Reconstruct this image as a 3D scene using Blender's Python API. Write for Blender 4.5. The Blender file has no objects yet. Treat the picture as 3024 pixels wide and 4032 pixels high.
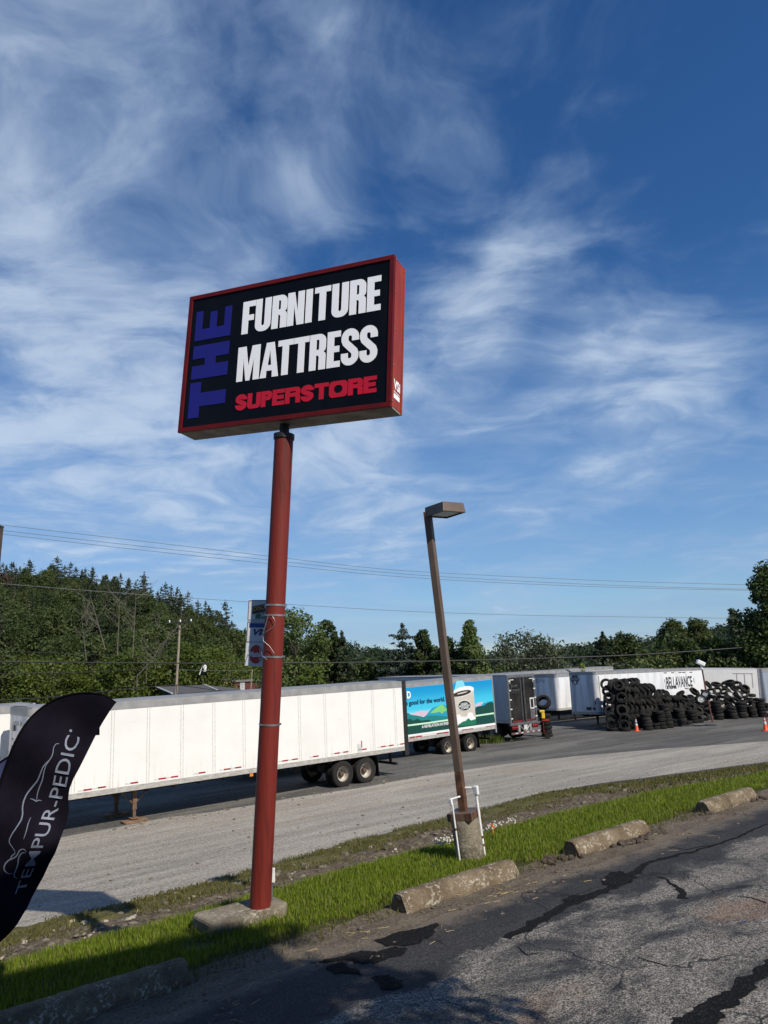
import bpy, bmesh, math, random
import numpy as np
from mathutils import Vector, Matrix, noise as mnoise

# ------------------------------------------------------------------ camera, sky, sun, exposure
SC = bpy.context.scene
COL = SC.collection
FP, PITCH, ROLL = 2912.0, 0.1976, -0.048          # focal length in pixels of the 3024x4032 photograph
_fw = Vector((0, math.cos(PITCH), math.sin(PITCH)))
_up0 = Vector((0, -math.sin(PITCH), math.cos(PITCH)))
_rt0 = Vector((1, 0, 0))
RT = math.cos(ROLL) * _rt0 + math.sin(ROLL) * _up0
UP = -math.sin(ROLL) * _rt0 + math.cos(ROLL) * _up0
FW = _fw
cam = bpy.data.cameras.new('camera')
cam.sensor_fit = 'VERTICAL'; cam.sensor_height = 36.0; cam.sensor_width = 27.0
cam.lens = 36.0 * FP / 4032.0
cam.clip_start = 0.05; cam.clip_end = 9000
cam_o = bpy.data.objects.new('camera', cam); COL.objects.link(cam_o)
cam_o.matrix_world = Matrix(((RT.x, UP.x, -FW.x, 0), (RT.y, UP.y, -FW.y, 0), (RT.z, UP.z, -FW.z, 0), (0, 0, 0, 1)))
SC.camera = cam_o

SUN_AZ, SUN_EL = math.radians(40), math.radians(42)     # light travels 40 deg left of forward, 42 deg down
SUN_STRENGTH, SKY_STRENGTH, EXPOSURE = 5.0, 0.078, 0.0
SDIR = Vector((-math.sin(SUN_AZ) * math.cos(SUN_EL), math.cos(SUN_AZ) * math.cos(SUN_EL), -math.sin(SUN_EL)))
sl = bpy.data.lights.new('sun', 'SUN'); sl.energy = SUN_STRENGTH; sl.angle = math.radians(0.53); sl.color = (1.0, 0.92, 0.79)
so = bpy.data.objects.new('sun', sl); COL.objects.link(so)
so.rotation_euler = SDIR.to_track_quat('-Z', 'Y').to_euler()
SC.view_settings.view_transform = 'Standard'; SC.view_settings.look = 'None'
SC.view_settings.exposure = EXPOSURE; SC.view_settings.gamma = 1.0

def ray(x, y):
    return FW + RT * ((x - 1512) / FP) - UP * ((y - 2016) / FP)
def at(x, y, Y):
    d = ray(x, y); return d * (Y / d.y)

class NT:
    """small helper for node trees"""
    def __init__(s, nt): s.nt = nt; s.nt.nodes.clear()
    def n(s, t, **kw):
        nd = s.nt.nodes.new(t)
        for k, v in kw.items(): setattr(nd, k, v)
        return nd
    def l(s, a, b): s.nt.links.new(a, b)
    def val(s, nd, i, v):
        if hasattr(v, 'is_output') or isinstance(v, bpy.types.NodeSocket): s.l(v, nd.inputs[i])
        else: nd.inputs[i].default_value = v
    def math(s, op, a, b=0.0, c=0.0, clamp=False):
        nd = s.n('ShaderNodeMath', operation=op, use_clamp=clamp)
        s.val(nd, 0, a); s.val(nd, 1, b); s.val(nd, 2, c); return nd.outputs[0]
    def mix(s, f, a, b):
        nd = s.n('ShaderNodeMix', data_type='RGBA')
        s.val(nd, 0, f); s.val(nd, 6, a if isinstance(a, bpy.types.NodeSocket) else (*a[:3], 1)); s.val(nd, 7, b if isinstance(b, bpy.types.NodeSocket) else (*b[:3], 1))
        return nd.outputs[2]
    def ramp(s, f, lo, hi, a=0.0, b=1.0):
        nd = s.n('ShaderNodeMapRange', interpolation_type='SMOOTHSTEP')
        s.val(nd, 0, f); s.val(nd, 1, lo); s.val(nd, 2, hi); s.val(nd, 3, a); s.val(nd, 4, b); return nd.outputs[0]
    def noise(s, vec, scale, detail=4.0, rough=0.55, dist=0.0):
        nd = s.n('ShaderNodeTexNoise'); s.l(vec, nd.inputs['Vector'])
        nd.inputs['Scale'].default_value = scale; nd.inputs['Detail'].default_value = detail
        nd.inputs['Roughness'].default_value = rough; nd.inputs['Distortion'].default_value = dist
        return nd.outputs[0]
    def mapping(s, vec, loc=(0, 0, 0), rot=(0, 0, 0), scale=(1, 1, 1)):
        nd = s.n('ShaderNodeMapping'); s.l(vec, nd.inputs[0])
        nd.inputs[1].default_value = loc; nd.inputs[2].default_value = rot; nd.inputs[3].default_value = scale
        return nd.outputs[0]

W = bpy.data.worlds.new('World'); SC.world = W; W.use_nodes = True
def build_world():
    t = NT(W.node_tree)
    sky = t.n('ShaderNodeTexSky', sky_type='NISHITA', sun_disc=False)
    sky.sun_elevation = SUN_EL
    toward = -SDIR
    sky.sun_rotation = math.atan2(toward.x, toward.y)          # measured from +Y clockwise
    sky.altitude = 300; sky.air_density = 1.0; sky.dust_density = 0.0; sky.ozone_density = 3.0
    hs = t.n('ShaderNodeHueSaturation'); hs.inputs['Saturation'].default_value = SKY_SAT; hs.inputs['Value'].default_value = 1.0
    t.l(sky.outputs[0], hs.inputs['Color'])
    tint = t.n('ShaderNodeMix', data_type='RGBA', blend_type='MULTIPLY'); tint.inputs[0].default_value = 1.0
    t.l(hs.outputs[0], tint.inputs[6]); tint.inputs[7].default_value = (*SKY_TINT, 1)
    g = t.n('ShaderNodeTexCoord').outputs['Generated']
    sx = t.n('ShaderNodeSeparateXYZ'); t.l(g, sx.inputs[0])
    zc = t.math('ADD', t.math('MAXIMUM', sx.outputs[2], 0.0), 0.20)
    cb = t.n('ShaderNodeCombineXYZ')
    t.l(t.math('DIVIDE', sx.outputs[0], zc), cb.inputs[0]); t.l(t.math('DIVIDE', sx.outputs[1], zc), cb.inputs[1])
    P = cb.outputs[0]
    def warp(v, scale, amt, det=3):
        w = t.n('ShaderNodeTexNoise'); t.l(v, w.inputs['Vector']); w.inputs['Scale'].default_value = scale; w.inputs['Detail'].default_value = det
        c = t.n('ShaderNodeVectorMath', operation='SUBTRACT'); t.l(w.outputs[1], c.inputs[0]); c.inputs[1].default_value = (.5, .5, .5)
        k = t.n('ShaderNodeVectorMath', operation='SCALE'); t.l(c.outputs[0], k.inputs[0]); k.inputs['Scale'].default_value = amt
        o = t.n('ShaderNodeVectorMath', operation='ADD'); t.l(v, o.inputs[0]); t.l(k.outputs[0], o.inputs[1]); return o.outputs[0]
    P1 = warp(P, 0.9, 0.9); P2 = warp(P1, 4.0, 0.14, 5)
    n1 = t.noise(t.mapping(P2, loc=CL1, rot=(0, 0, math.radians(24)), scale=(1.0, 0.7, 1)), 2.1, 9, 0.57)     # broad wisps
    n2 = t.noise(t.mapping(P2, loc=(3.1, 1.7, 0), rot=(0, 0, math.radians(-35)), scale=(1.0, 1.4, 1)), 6.0, 6, 0.54)   # ripples
    n3 = t.noise(t.mapping(P1, loc=(5.2, 9.4, 0), rot=(0, 0, math.radians(-52)), scale=(.40, 1.9, 1)), 2.6, 6, 0.55)   # long fibres
    tex = t.math('ADD', t.math('MULTIPLY', n1, 0.52), t.math('ADD', t.math('MULTIPLY', n2, 0.26), t.math('MULTIPLY', n3, 0.22)))
    acc = None
    for (bx, by, deg, w) in BLOBS:                                # where the sky holds more or less cloud
        d = ray(bx, by).normalized()
        dp = t.n('ShaderNodeVectorMath', operation='DOT_PRODUCT'); t.l(g, dp.inputs[0]); dp.inputs[1].default_value = d
        v = t.ramp(dp.outputs['Value'], math.cos(math.radians(deg * 1.5)), 1.0, 0.0, w)
        acc = v if acc is None else t.math('ADD', acc, v)
    dens = t.ramp(t.math('ADD', t.math('MULTIPLY', t.math('SUBTRACT', tex, 0.5), 3.4), t.math('ADD', acc, BASE)), -0.22, 0.80, 0.0, 1.0)
    dens = t.math('MULTIPLY', dens, 0.80)
    veil = t.ramp(sx.outputs[2], 0.02, 0.50, 0.70, 0.0)
    nv = t.noise(t.mapping(P1, rot=(0, 0, math.radians(6)), scale=(0.30, 1.5, 1)), 1.1, 8, 0.62)
    veil = t.math('MULTIPLY', veil, t.ramp(nv, 0.30, 0.66, 0.55, 1.0))
    base = t.mix(veil, tint.outputs[2], VEIL)
    core = t.ramp(dens, 0.30, 0.86)
    col = t.mix(dens, base, t.mix(core, CLOUD, CLOUD2))
    bg = t.n('ShaderNodeBackground'); t.l(col, bg.inputs[0]); bg.inputs[1].default_value = SKY_STRENGTH
    out = t.n('ShaderNodeOutputWorld'); t.l(bg.outputs[0], out.inputs[0])
SKY_SAT, SKY_TINT = 1.22, (0.94, 1.12, 1.34)
VEIL, CLOUD, CLOUD2 = (3.3, 5.4, 8.6), (5.0, 6.7, 9.3), (7.6, 9.0, 10.9)
CL1, BASE = (0.0, 0.0, 0), .005
BLOBS = [(200, 1250, 22, .17), (250, 250, 16, .08), (1000, 500, 18, .10), (1750, 150, 7, .12), (1800, 750, 12, .10),
         (2080, 1000, 3.0, .30), (1760, 1330, 4.5, .26), (1880, 1180, 3.5, .22), (2300, 1450, 9, .22), (2850, 1300, 9, .24), (2500, 1500, 7, .14), (1850, 1750, 10, .14), (300, 1850, 14, .20), (1200, 1900, 9, .10),
         (2600, 250, 22, -.25), (3000, 900, 9, -.10), (2700, 1950, 10, -.05), (700, 900, 4, -.08), (100, 150, 5, -.06), (1450, 1000, 6, -.10), (550, 1560, 5, -.12), (2150, 400, 6, -.08)]
build_world()

# ------------------------------------------------------------------ helpers
rnd = random.Random(7)
YAW = 0.887
U2 = Vector((math.sin(YAW), math.cos(YAW))); V2 = Vector((-math.cos(YAW), math.sin(YAW)))
PHI = math.pi / 2 - YAW
def uv_of(p): return p.x * U2.x + p.y * U2.y, p.x * V2.x + p.y * V2.y
def xy(u, v): return u * U2.x + v * V2.x, u * U2.y + v * V2.y
def lerp(a, b, t): return a + (b - a) * t
def interp(x, pts):
    if x <= pts[0][0]: return pts[0][1]
    for (x0, y0), (x1, y1) in zip(pts, pts[1:]):
        if x <= x1: return lerp(y0, y1, (x - x0) / (x1 - x0))
    return pts[-1][1]
BROW = [(2, 8.87), (3.9, 8.85), (5.1, 8.95), (8.3, 9.0), (10.9, 9.0), (13.7, 8.8), (16.7, 8.2), (24, 7.9)]
ROAD = [(3.6, 15.2), (5.5, 15.1), (8.9, 15.3), (11.4, 15.7), (16.1, 15.8), (18.8, 16.0), (21.2, 15.2), (28.1, 13.3), (40, 11)]
GFAR = [(0, 26.4), (7.4, 26.0), (11.2, 26.2), (14, 25.5), (18.7, 25.2), (26.2, 25.2), (30.7, 24), (35.1, 21.2), (38.7, 18.5), (50, 15)]
LOT_V = 6.35
DITCH = [(0, -2.82), (.10, -3.2), (.28, -3.72), (.5, -3.98), (.75, -4.14), (1, -4.3)]
def Z(u, v):
    if v <= LOT_V: return -2.35 - 0.054 * max(v, -40)
    b2, b4 = interp(u, BROW), interp(u, ROAD)
    if v <= b2: return lerp(-2.693, -2.82, (v - LOT_V) / (b2 - LOT_V))
    sl_ = -0.02 * max(0.0, u - 22)
    if v <= b4:
        t = (v - b2) / (b4 - b2); return interp(t, DITCH) + sl_ * 0.4 * t
    if v <= 26.5: return lerp(-4.3 + sl_ * .4, -5.04 + sl_, (v - b4) / (26.5 - b4))
    return -5.04 + sl_
def G(x, y, far=300):
    """the ground point seen at a pixel of the photograph"""
    d = ray(x, y); s = 1.0
    prev = s
    while s < far:
        p = d * s; u, v = uv_of(p)
        if p.z <= Z(u, v):
            lo, hi = prev, s
            for _ in range(24):
                m = (lo + hi) / 2; p = d * m; u, v = uv_of(p)
                if p.z <= Z(u, v): hi = m
                else: lo = m
            return d * hi
        prev = s; s += 0.15 if s < 40 else 0.5
    return d * far
def gp(u, v, dz=0.0):
    x, y = xy(u, v); return Vector((x, y, Z(u, v) + dz))

def hexc(r, g, b):
    f = lambda c: (c / 255) / 12.92 if c <= 10 else (((c / 255) + .055) / 1.055) ** 2.4
    return (f(r), f(g), f(b))
MATS = {}
def mat(name, c1, c2=None, scale=3.0, rough=0.6, bump=0.0, metal=0.0, spec=0.5, lo=0.35, hi=0.65, stretch=(1, 1, 1), bscale=None, detail=5.0):
    if name in MATS: return MATS[name]
    m = bpy.data.materials.new(name); m.use_nodes = True
    t = NT(m.node_tree)
    b = t.n('ShaderNodeBsdfPrincipled'); o = t.n('ShaderNodeOutputMaterial'); t.l(b.outputs[0], o.inputs[0])
    b.inputs['Roughness'].default_value = rough; b.inputs['Metallic'].default_value = metal
    b.inputs['Specular IOR Level'].default_value = spec
    co = t.n('ShaderNodeTexCoord').outputs['Object']
    if c2 is None: c2 = tuple(x * 0.82 for x in c1)
    vec = t.mapping(co, scale=stretch)
    f = t.ramp(t.noise(vec, scale, detail, 0.6), lo, hi)
    t.l(t.mix(f, c1, c2), b.inputs['Base Color'])
    if bump:
        bm = t.n('ShaderNodeBump'); bm.inputs['Strength'].default_value = bump; bm.inputs['Distance'].default_value = 0.02
        t.l(t.noise(vec, bscale or scale * 6, 4, 0.65), bm.inputs['Height']); t.l(bm.outputs[0], b.inputs['Normal'])
    MATS[name] = m; return m

class MB:
    def __init__(s): s.v = []; s.f = []; s.mi = []; s.cur = 0
    def add(s, vs, fs, M=None):
        k = len(s.v)
        for p in vs:
            p = Vector(p)
            s.v.append(M @ p if M is not None else p)
        for f in fs: s.f.append([i + k for i in f]); s.mi.append(s.cur)
        return s
    def box(s, c, d, M=None):
        x, y, z = c; a, b, h = d[0] / 2, d[1] / 2, d[2] / 2
        vs = [(x + i * a, y + j * b, z + k * h) for k in (-1, 1) for j in (-1, 1) for i in (-1, 1)]
        return s.add(vs, [(0, 2, 3, 1), (4, 5, 7, 6), (0, 1, 5, 4), (2, 6, 7, 3), (0, 4, 6, 2), (1, 3, 7, 5)], M)
    def box2(s, a, b, M=None):
        return s.box([(a[i] + b[i]) / 2 for i in range(3)], [abs(b[i] - a[i]) for i in range(3)], M)
    def prism(s, poly, z0, z1, M=None):
        n = len(poly)
        vs = [(x, y, z0) for x, y in poly] + [(x, y, z1) for x, y in poly]
        fs = [tuple(range(n - 1, -1, -1)), tuple(range(n, 2 * n))] + [(i, (i + 1) % n, n + (i + 1) % n, n + i) for i in range(n)]
        return s.add(vs, fs, M)
    def tube(s, pts, r, n=8, cap=True, M=None):
        pts = [Vector(p) for p in pts]
        rs = r if isinstance(r, (list, tuple)) else [r] * len(pts)
        vs = []; fs = []
        px = None
        for i, p in enumerate(pts):
            d = (pts[min(i + 1, len(pts) - 1)] - pts[max(i - 1, 0)]).normalized()
            if px is None:
                h = Vector((0, 0, 1)) if abs(d.z) < .9 else Vector((1, 0, 0))
                px = d.cross(h).normalized()
            else:
                px = (px - d * px.dot(d))
                px = px.normalized() if px.length > 1e-6 else d.orthogonal().normalized()
            py = d.cross(px)
            for k in range(n):
                a = 2 * math.pi * k / n
                vs.append(p + (px * math.cos(a) + py * math.sin(a)) * rs[i])
        for i in range(len(pts) - 1):
            for k in range(n):
                fs.append((i * n + k, i * n + (k + 1) % n, (i + 1) * n + (k + 1) % n, (i + 1) * n + k))
        if cap:
            fs.append(tuple(range(n - 1, -1, -1))); fs.append(tuple(range((len(pts) - 1) * n, len(pts) * n)))
        return s.add(vs, fs, M)
    def lathe(s, prof, n=24, M=None, closed=False, cap=True):
        """profile of (radius, height) turned about z"""
        vs = [(r * math.cos(2 * math.pi * k / n), r * math.sin(2 * math.pi * k / n), z) for r, z in prof for k in range(n)]
        m = len(prof); fs = []
        for i in range(m if closed else m - 1):
            j = (i + 1) % m
            for k in range(n): fs.append((i * n + k, i * n + (k + 1) % n, j * n + (k + 1) % n, j * n + k))
        if not closed and cap:
            if prof[0][0] > 1e-4: fs.append(tuple(range(n - 1, -1, -1)))
            if prof[-1][0] > 1e-4: fs.append(tuple(range((m - 1) * n, m * n)))
        return s.add(vs, fs, M)
    def build(s, name, m, parent=None, smooth=None, mw=None, bevel=0.0):
        me = bpy.data.meshes.new(name); me.from_pydata([tuple(p) for p in s.v], [], s.f); me.update()
        ms = m if isinstance(m, (list, tuple)) else [m]
        for x in ms: me.materials.append(x)
        if len(ms) > 1: me.polygons.foreach_set('material_index', s.mi)
        if smooth is not None:
            me.shade_smooth()
            if smooth < 180: me.set_sharp_from_angle(angle=math.radians(smooth))
        o = bpy.data.objects.new(name, me); COL.objects.link(o)
        if mw is not None: o.matrix_world = mw
        if parent is not None: o.parent = parent
        if bevel:
            b = o.modifiers.new('bevel', 'BEVEL'); b.width = bevel; b.segments = 2; b.limit_method = 'ANGLE'
        return o

def np_mesh(name, V, F, m, parent=None, smooth=False, tone=None):
    me = bpy.data.meshes.new(name)
    V = np.asarray(V, np.float32); F = np.asarray(F, np.int32); k = F.shape[1]
    me.vertices.add(len(V)); me.vertices.foreach_set('co', V.ravel())
    me.loops.add(F.size); me.loops.foreach_set('vertex_index', F.ravel())
    me.polygons.add(len(F)); me.polygons.foreach_set('loop_start', np.arange(0, F.size, k, dtype=np.int32))
    me.update(calc_edges=True)
    for x in (m if isinstance(m, (list, tuple)) else [m]): me.materials.append(x)
    if tone is not None:
        a = me.attributes.new('tone', 'FLOAT', 'FACE'); a.data.foreach_set('value', np.asarray(tone, np.float32))
    if smooth: me.shade_smooth()
    o = bpy.data.objects.new(name, me); COL.objects.link(o)
    if parent is not None: o.parent = parent
    return o
def tag(o, label=None, cat=None, group=None, kind=None):
    if label: o['label'] = label
    if cat: o['category'] = cat
    if group: o['group'] = group
    if kind: o['kind'] = kind
    return o
def empty(name, loc=(0, 0, 0), mw=None):
    o = bpy.data.objects.new(name, None); COL.objects.link(o); o.empty_display_size = 0.2
    if mw is not None: o.matrix_world = mw
    else: o.location = loc
    return o
def frame(o, ex, ey, ez):
    """matrix with the given axes as columns and origin o"""
    return Matrix(((ex[0], ey[0], ez[0], o[0]), (ex[1], ey[1], ez[1], o[1]), (ex[2], ey[2], ez[2], o[2]), (0, 0, 0, 1)))
def copy_tree(o, parent=None):
    c = o.copy(); COL.objects.link(c)
    if parent is not None: c.parent = parent
    for ch in o.children: copy_tree(ch, c)
    return c

# ------------------------------------------------------------------ lettering
def arc(cx, cy, r, a0, a1, n=6, ry=None):
    ry = r if ry is None else ry
    return [(cx + r * math.cos(math.radians(lerp(a0, a1, i / n))), cy + ry * math.sin(math.radians(lerp(a0, a1, i / n)))) for i in range(n + 1)]
def stroke(path, s):
    L, R = [], []
    n = len(path)
    for i, p in enumerate(path):
        a = path[max(i - 1, 0)]; b = path[min(i + 1, n - 1)]
        dx, dy = b[0] - a[0], b[1] - a[1]; d = math.hypot(dx, dy) or 1
        nx, ny = -dy / d * s / 2, dx / d * s / 2
        L.append((p[0] + nx, p[1] + ny)); R.append((p[0] - nx, p[1] - ny))
    return L + R[::-1]
def glyph(ch, w, s, bar=None):
    """heavy block capital, height 1, width w, stem s -> list of loops (outline, then holes)"""
    b = bar or s * .9
    r = min(w * .42, .24); ri = max(r - s * .8, .03)
    if ch == 'I': return [[(0, 0), (s, 0), (s, 1), (0, 1)]]
    if ch == 'F': return [[(0, 0), (s, 0), (s, .40), (w * .9, .40), (w * .9, .40 + b), (s, .40 + b), (s, 1 - b), (w, 1 - b), (w, 1), (0, 1)]]
    if ch == 'E': return [[(0, 0), (w, 0), (w, b), (s, b), (s, .5 - b / 2), (w * .92, .5 - b / 2), (w * .92, .5 + b / 2), (s, .5 + b / 2), (s, 1 - b), (w, 1 - b), (w, 1), (0, 1)]]
    if ch == 'T':
        c = w / 2; return [[(c - s / 2, 0), (c + s / 2, 0), (c + s / 2, 1 - b), (w, 1 - b), (w, 1), (0, 1), (0, 1 - b), (c - s / 2, 1 - b)]]
    if ch == 'H': return [[(0, 0), (s, 0), (s, .5 - b / 2), (w - s, .5 - b / 2), (w - s, 0), (w, 0), (w, 1), (w - s, 1), (w - s, .5 + b / 2), (s, .5 + b / 2), (s, 1), (0, 1)]]
    if ch == 'U':
        return [[(0, 1)] + arc(r, r, r, 180, 270) + arc(w - r, r, r, 270, 360) + [(w, 1), (w - s, 1)] +
                arc(w / 2, b + .06, (w - 2 * s) / 2, 0, -180, 8, .06) + [(s, 1)]]
    if ch in 'RP':
        out = [(0, 0), (s, 0), (s, .40)]
        if ch == 'R':
            out += [(w - s - .03, .40), (w - s, .36), (w - s, 0), (w, 0), (w, .40), (w - .02, .46), (w - .06, .49), (w - .02, .53), (w, .60)]
        else:
            out += arc(w - r, .40 + r, r, 270, 360)
        out += arc(w - r, 1 - r, r, 0, 90) + [(0, 1)]
        h = [(s, .40 + b)] + arc(w - s - .03, .40 + b + .03, .03, 270, 360, 3) + arc(w - s - .03, 1 - b - .03, .03, 0, 90, 3) + [(s, 1 - b)]
        return [out, h]
    if ch == 'O':
        return [arc(r, r, r, 180, 270) + arc(w - r, r, r, 270, 360) + arc(w - r, 1 - r, r, 0, 90) + arc(r, 1 - r, r, 90, 180),
                arc(w / 2, .5, (w - 2 * s) / 2, 0, 350, 20, .5 - b)]
    if ch == 'N': return [[(0, 0), (0, 1), (s * 1.05, 1), (w - s, .38), (w - s, 1), (w, 1), (w, 0), (w - s * 1.05, 0), (s, .62), (s, 0)]]
    if ch == 'M': return [[(0, 0), (0, 1), (.36 * w, 1), (.5 * w, .40), (.64 * w, 1), (w, 1), (w, 0), (w - s, 0), (w - s, .66), (.585 * w, 0), (.415 * w, 0), (s, .66), (s, 0)]]
    if ch == 'A': return [[(0, 0), (.29 * w, 1), (.71 * w, 1), (w, 0), (w - s, 0), (w * .655, .19), (w * .345, .19), (s, 0)], [(.5 * w, .80), (.40 * w, .35), (.60 * w, .35)]]
    if ch == 'S':
        x0, x1 = s / 2, w - s / 2; R = (x1 - x0) / 2; c = w / 2; ry = min(R, .2)
        t = b / 2 + .005
        path = [(x1, .665)] + arc(c, 1 - t - ry, R, 0, 180, 10, ry) + [(x0, .70), (x0 + .03, .62), (c, .50), (x1 - .03, .38), (x1, .30)] + \
            arc(c, t + ry, R, 0, -180, 10, ry) + [(x0, .335)]
        return [stroke(path, s)]
    raise KeyError(ch)
def loops_mesh(groups, depth):
    """fill flat outlines (with holes) and give them depth; returns vertices, faces in the local x, y plane, +z outwards"""
    V, F = [], []
    for loops in groups:
        cu = bpy.data.curves.new('outline', 'CURVE'); cu.dimensions = '2D'; cu.fill_mode = 'BOTH'; cu.extrude = depth / 2
        for lp in loops:
            sp = cu.splines.new('POLY'); sp.points.add(len(lp) - 1)
            for i, p in enumerate(lp): sp.points[i].co = (p[0], p[1], 0, 1)
            sp.use_cyclic_u = True
        ob = bpy.data.objects.new('outline', cu); me = bpy.data.meshes.new_from_object(ob)
        k = len(V); V += [v.co.copy() for v in me.vertices]; F += [[i + k for i in p.vertices] for p in me.polygons]
        bpy.data.objects.remove(ob); bpy.data.curves.remove(cu); bpy.data.meshes.remove(me)
    return V, F
def text_mesh(s, depth=0.004, bold=0.0, shear=0.0):
    """word in the built-in font -> vertices, faces, width, height (baseline at y = 0, starts at x = 0)"""
    cu = bpy.data.curves.new('word', 'FONT'); cu.body = s; cu.size = 1.0; cu.extrude = depth / 2; cu.offset = bold; cu.shear = shear; cu.resolution_u = 3
    ob = bpy.data.objects.new('word', cu); me = bpy.data.meshes.new_from_object(ob)
    V = [v.co.copy() for v in me.vertices]; F = [list(p.vertices) for p in me.polygons]
    bpy.data.objects.remove(ob); bpy.data.curves.remove(cu); bpy.data.meshes.remove(me)
    x0 = min(v.x for v in V); x1 = max(v.x for v in V)
    for v in V: v.x -= x0
    return V, F, x1 - x0, max(v.y for v in V)
def put_text(mb, s, M, x0, x1, y0, y1, bold=0.02, depth=0.004, shear=0.0):
    """fit a word into the box x0..x1, y0..y1 (baseline to cap height) of the plane M"""
    V, F, w, h = text_mesh(s, 1.0, bold, shear)
    mb.add([M @ Vector((x0 + v.x * (x1 - x0) / w, y0 + v.y * (y1 - y0) / h, v.z * depth + depth / 2)) for v in V], F)

# ------------------------------------------------------------------ the ground
def asphalt_lot():
    m = bpy.data.materials.new('worn_asphalt'); m.use_nodes = True; t = NT(m.node_tree)
    b = t.n('ShaderNodeBsdfPrincipled'); o = t.n('ShaderNodeOutputMaterial'); t.l(b.outputs[0], o.inputs[0]); b.inputs['Roughness'].default_value = .85
    b.inputs['Specular IOR Level'].default_value = .25
    co = t.n('ShaderNodeTexCoord').outputs['Object']
    sp = t.n('ShaderNodeSeparateXYZ'); t.l(co, sp.inputs[0])
    s1 = t.ramp(t.noise(co, 68, 3, .7), .44, .64)
    s2 = t.ramp(t.noise(co, 24, 3, .7), .40, .66)
    wear = t.ramp(t.noise(t.mapping(co, scale=(.55, 1.1, 1)), 1.15, 9, .72, .5), .38, .57)
    light = t.mix(t.math('ADD', t.math('MULTIPLY', s1, .75), t.math('MULTIPLY', s2, .3)), (.026, .025, .025), (.43, .395, .345))
    dark = t.mix(s1, (.018, .019, .022), (.075, .075, .075))
    c = t.mix(wear, dark, light)
    rust = t.math('MULTIPLY', t.ramp(t.noise(t.mapping(co, loc=(4, 2, 0), scale=(.5, 1, 1)), 1.1, 4, .6), .56, .74), t.math('MULTIPLY', s1, .8))
    c = t.mix(rust, c, (.30, .16, .08))
    nv = t.math('ADD', sp.outputs[1], t.math('MULTIPLY', t.noise(co, .8, 6, .68), 2.4))
    band = t.math('MULTIPLY', t.ramp(nv, 6.35, 6.6), t.ramp(nv, 7.6, 7.9, 1.0, 0.5))
    c = t.mix(t.math('MULTIPLY', band, .9), c, t.mix(s1, (.014, .0145, .017), (.045, .045, .047)))
    sand = t.ramp(t.math('ADD', sp.outputs[1], t.math('MULTIPLY', t.noise(t.mapping(co, loc=(9, 1, 0)), 1.6, 6, .7), 1.2)), 6.55, 7.0)
    c = t.mix(sand, c, t.mix(s1, (.11, .088, .066), (.22, .185, .145)))
    w = t.n('ShaderNodeVectorMath', operation='ADD'); nz = t.n('ShaderNodeTexNoise'); t.l(co, nz.inputs['Vector']); nz.inputs['Scale'].default_value = 2.2; nz.inputs['Detail'].default_value = 6
    sc_ = t.n('ShaderNodeVectorMath', operation='SCALE'); t.l(nz.outputs[1], sc_.inputs[0]); sc_.inputs['Scale'].default_value = .5
    t.l(co, w.inputs[0]); t.l(sc_.outputs[0], w.inputs[1])
    vo = t.n('ShaderNodeTexVoronoi', feature='DISTANCE_TO_EDGE'); t.l(w.outputs[0], vo.inputs['Vector']); vo.inputs['Scale'].default_value = .75
    cr = t.math('MULTIPLY', t.ramp(vo.outputs[0], .004, .012, 1.0, 0.0), t.ramp(t.noise(t.mapping(co, loc=(2, 5, 0)), .8, 3, .5), .46, .56))
    c = t.mix(t.math('MULTIPLY', cr, .85), c, (.012, .012, .013))
    t.l(c, b.inputs['Base Color'])
    bm = t.n('ShaderNodeBump'); bm.inputs['Strength'].default_value = .55; bm.inputs['Distance'].default_value = .02
    t.l(t.math('SUBTRACT', t.noise(co, 68, 3, .7), t.math('MULTIPLY', cr, .4)), bm.inputs['Height']); t.l(bm.outputs[0], b.inputs['Normal'])
    return m
def ground_mat(name, base, dark, tan, sc=1.0, streak=.12, fine=38, lo=.40, hi=.66, tanlo=.55, speck=.5, bump=.5, tan_amt=.7):
    m = bpy.data.materials.new(name); m.use_nodes = True; t = NT(m.node_tree)
    b = t.n('ShaderNodeBsdfPrincipled'); o = t.n('ShaderNodeOutputMaterial'); t.l(b.outputs[0], o.inputs[0]); b.inputs['Roughness'].default_value = .92
    b.inputs['Specular IOR Level'].default_value = .15
    co = t.n('ShaderNodeTexCoord').outputs['Object']
    st = t.ramp(t.noise(t.mapping(co, scale=(streak, 1.2, 1)), 1.1 * sc, 8, .66, .5), lo, hi)
    bl = t.ramp(t.noise(co, .35 * sc, 5, .6), .42, .68)
    fi = t.noise(co, fine, 4, .75)
    c = t.mix(t.math('MULTIPLY', st, .85), base, dark)
    c = t.mix(t.math('MULTIPLY', bl, .35), c, dark)
    sm = t.ramp(t.noise(t.mapping(co, loc=(1, 4, 0), rot=(0, 0, .06), scale=(streak * 2.2, 2.0, 1)), .75 * sc, 7, .7, .4), .56, .66)
    c = t.mix(t.math('MULTIPLY', sm, .6), c, tuple(x * .75 for x in dark))
    tn = t.ramp(t.noise(t.mapping(co, loc=(3, 8, 0), scale=(streak * 1.6, 1, 1)), .8 * sc, 5, .6), tanlo, tanlo + .16)
    c = t.mix(t.math('MULTIPLY', tn, tan_amt), c, tan)
    c2 = t.mix(t.ramp(fi, .38, .64), tuple(x * .55 for x in dark), tuple(min(1, x * 1.5) for x in base))
    c = t.mix(speck * .6, c, c2)
    t.l(c, b.inputs['Base Color'])
    bm = t.n('ShaderNodeBump'); bm.inputs['Strength'].default_value = bump; bm.inputs['Distance'].default_value = .04
    t.l(t.math('ADD', fi, t.math('MULTIPLY', st, -.6)), bm.inputs['Height']); t.l(bm.outputs[0], b.inputs['Normal'])
    return m
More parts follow.
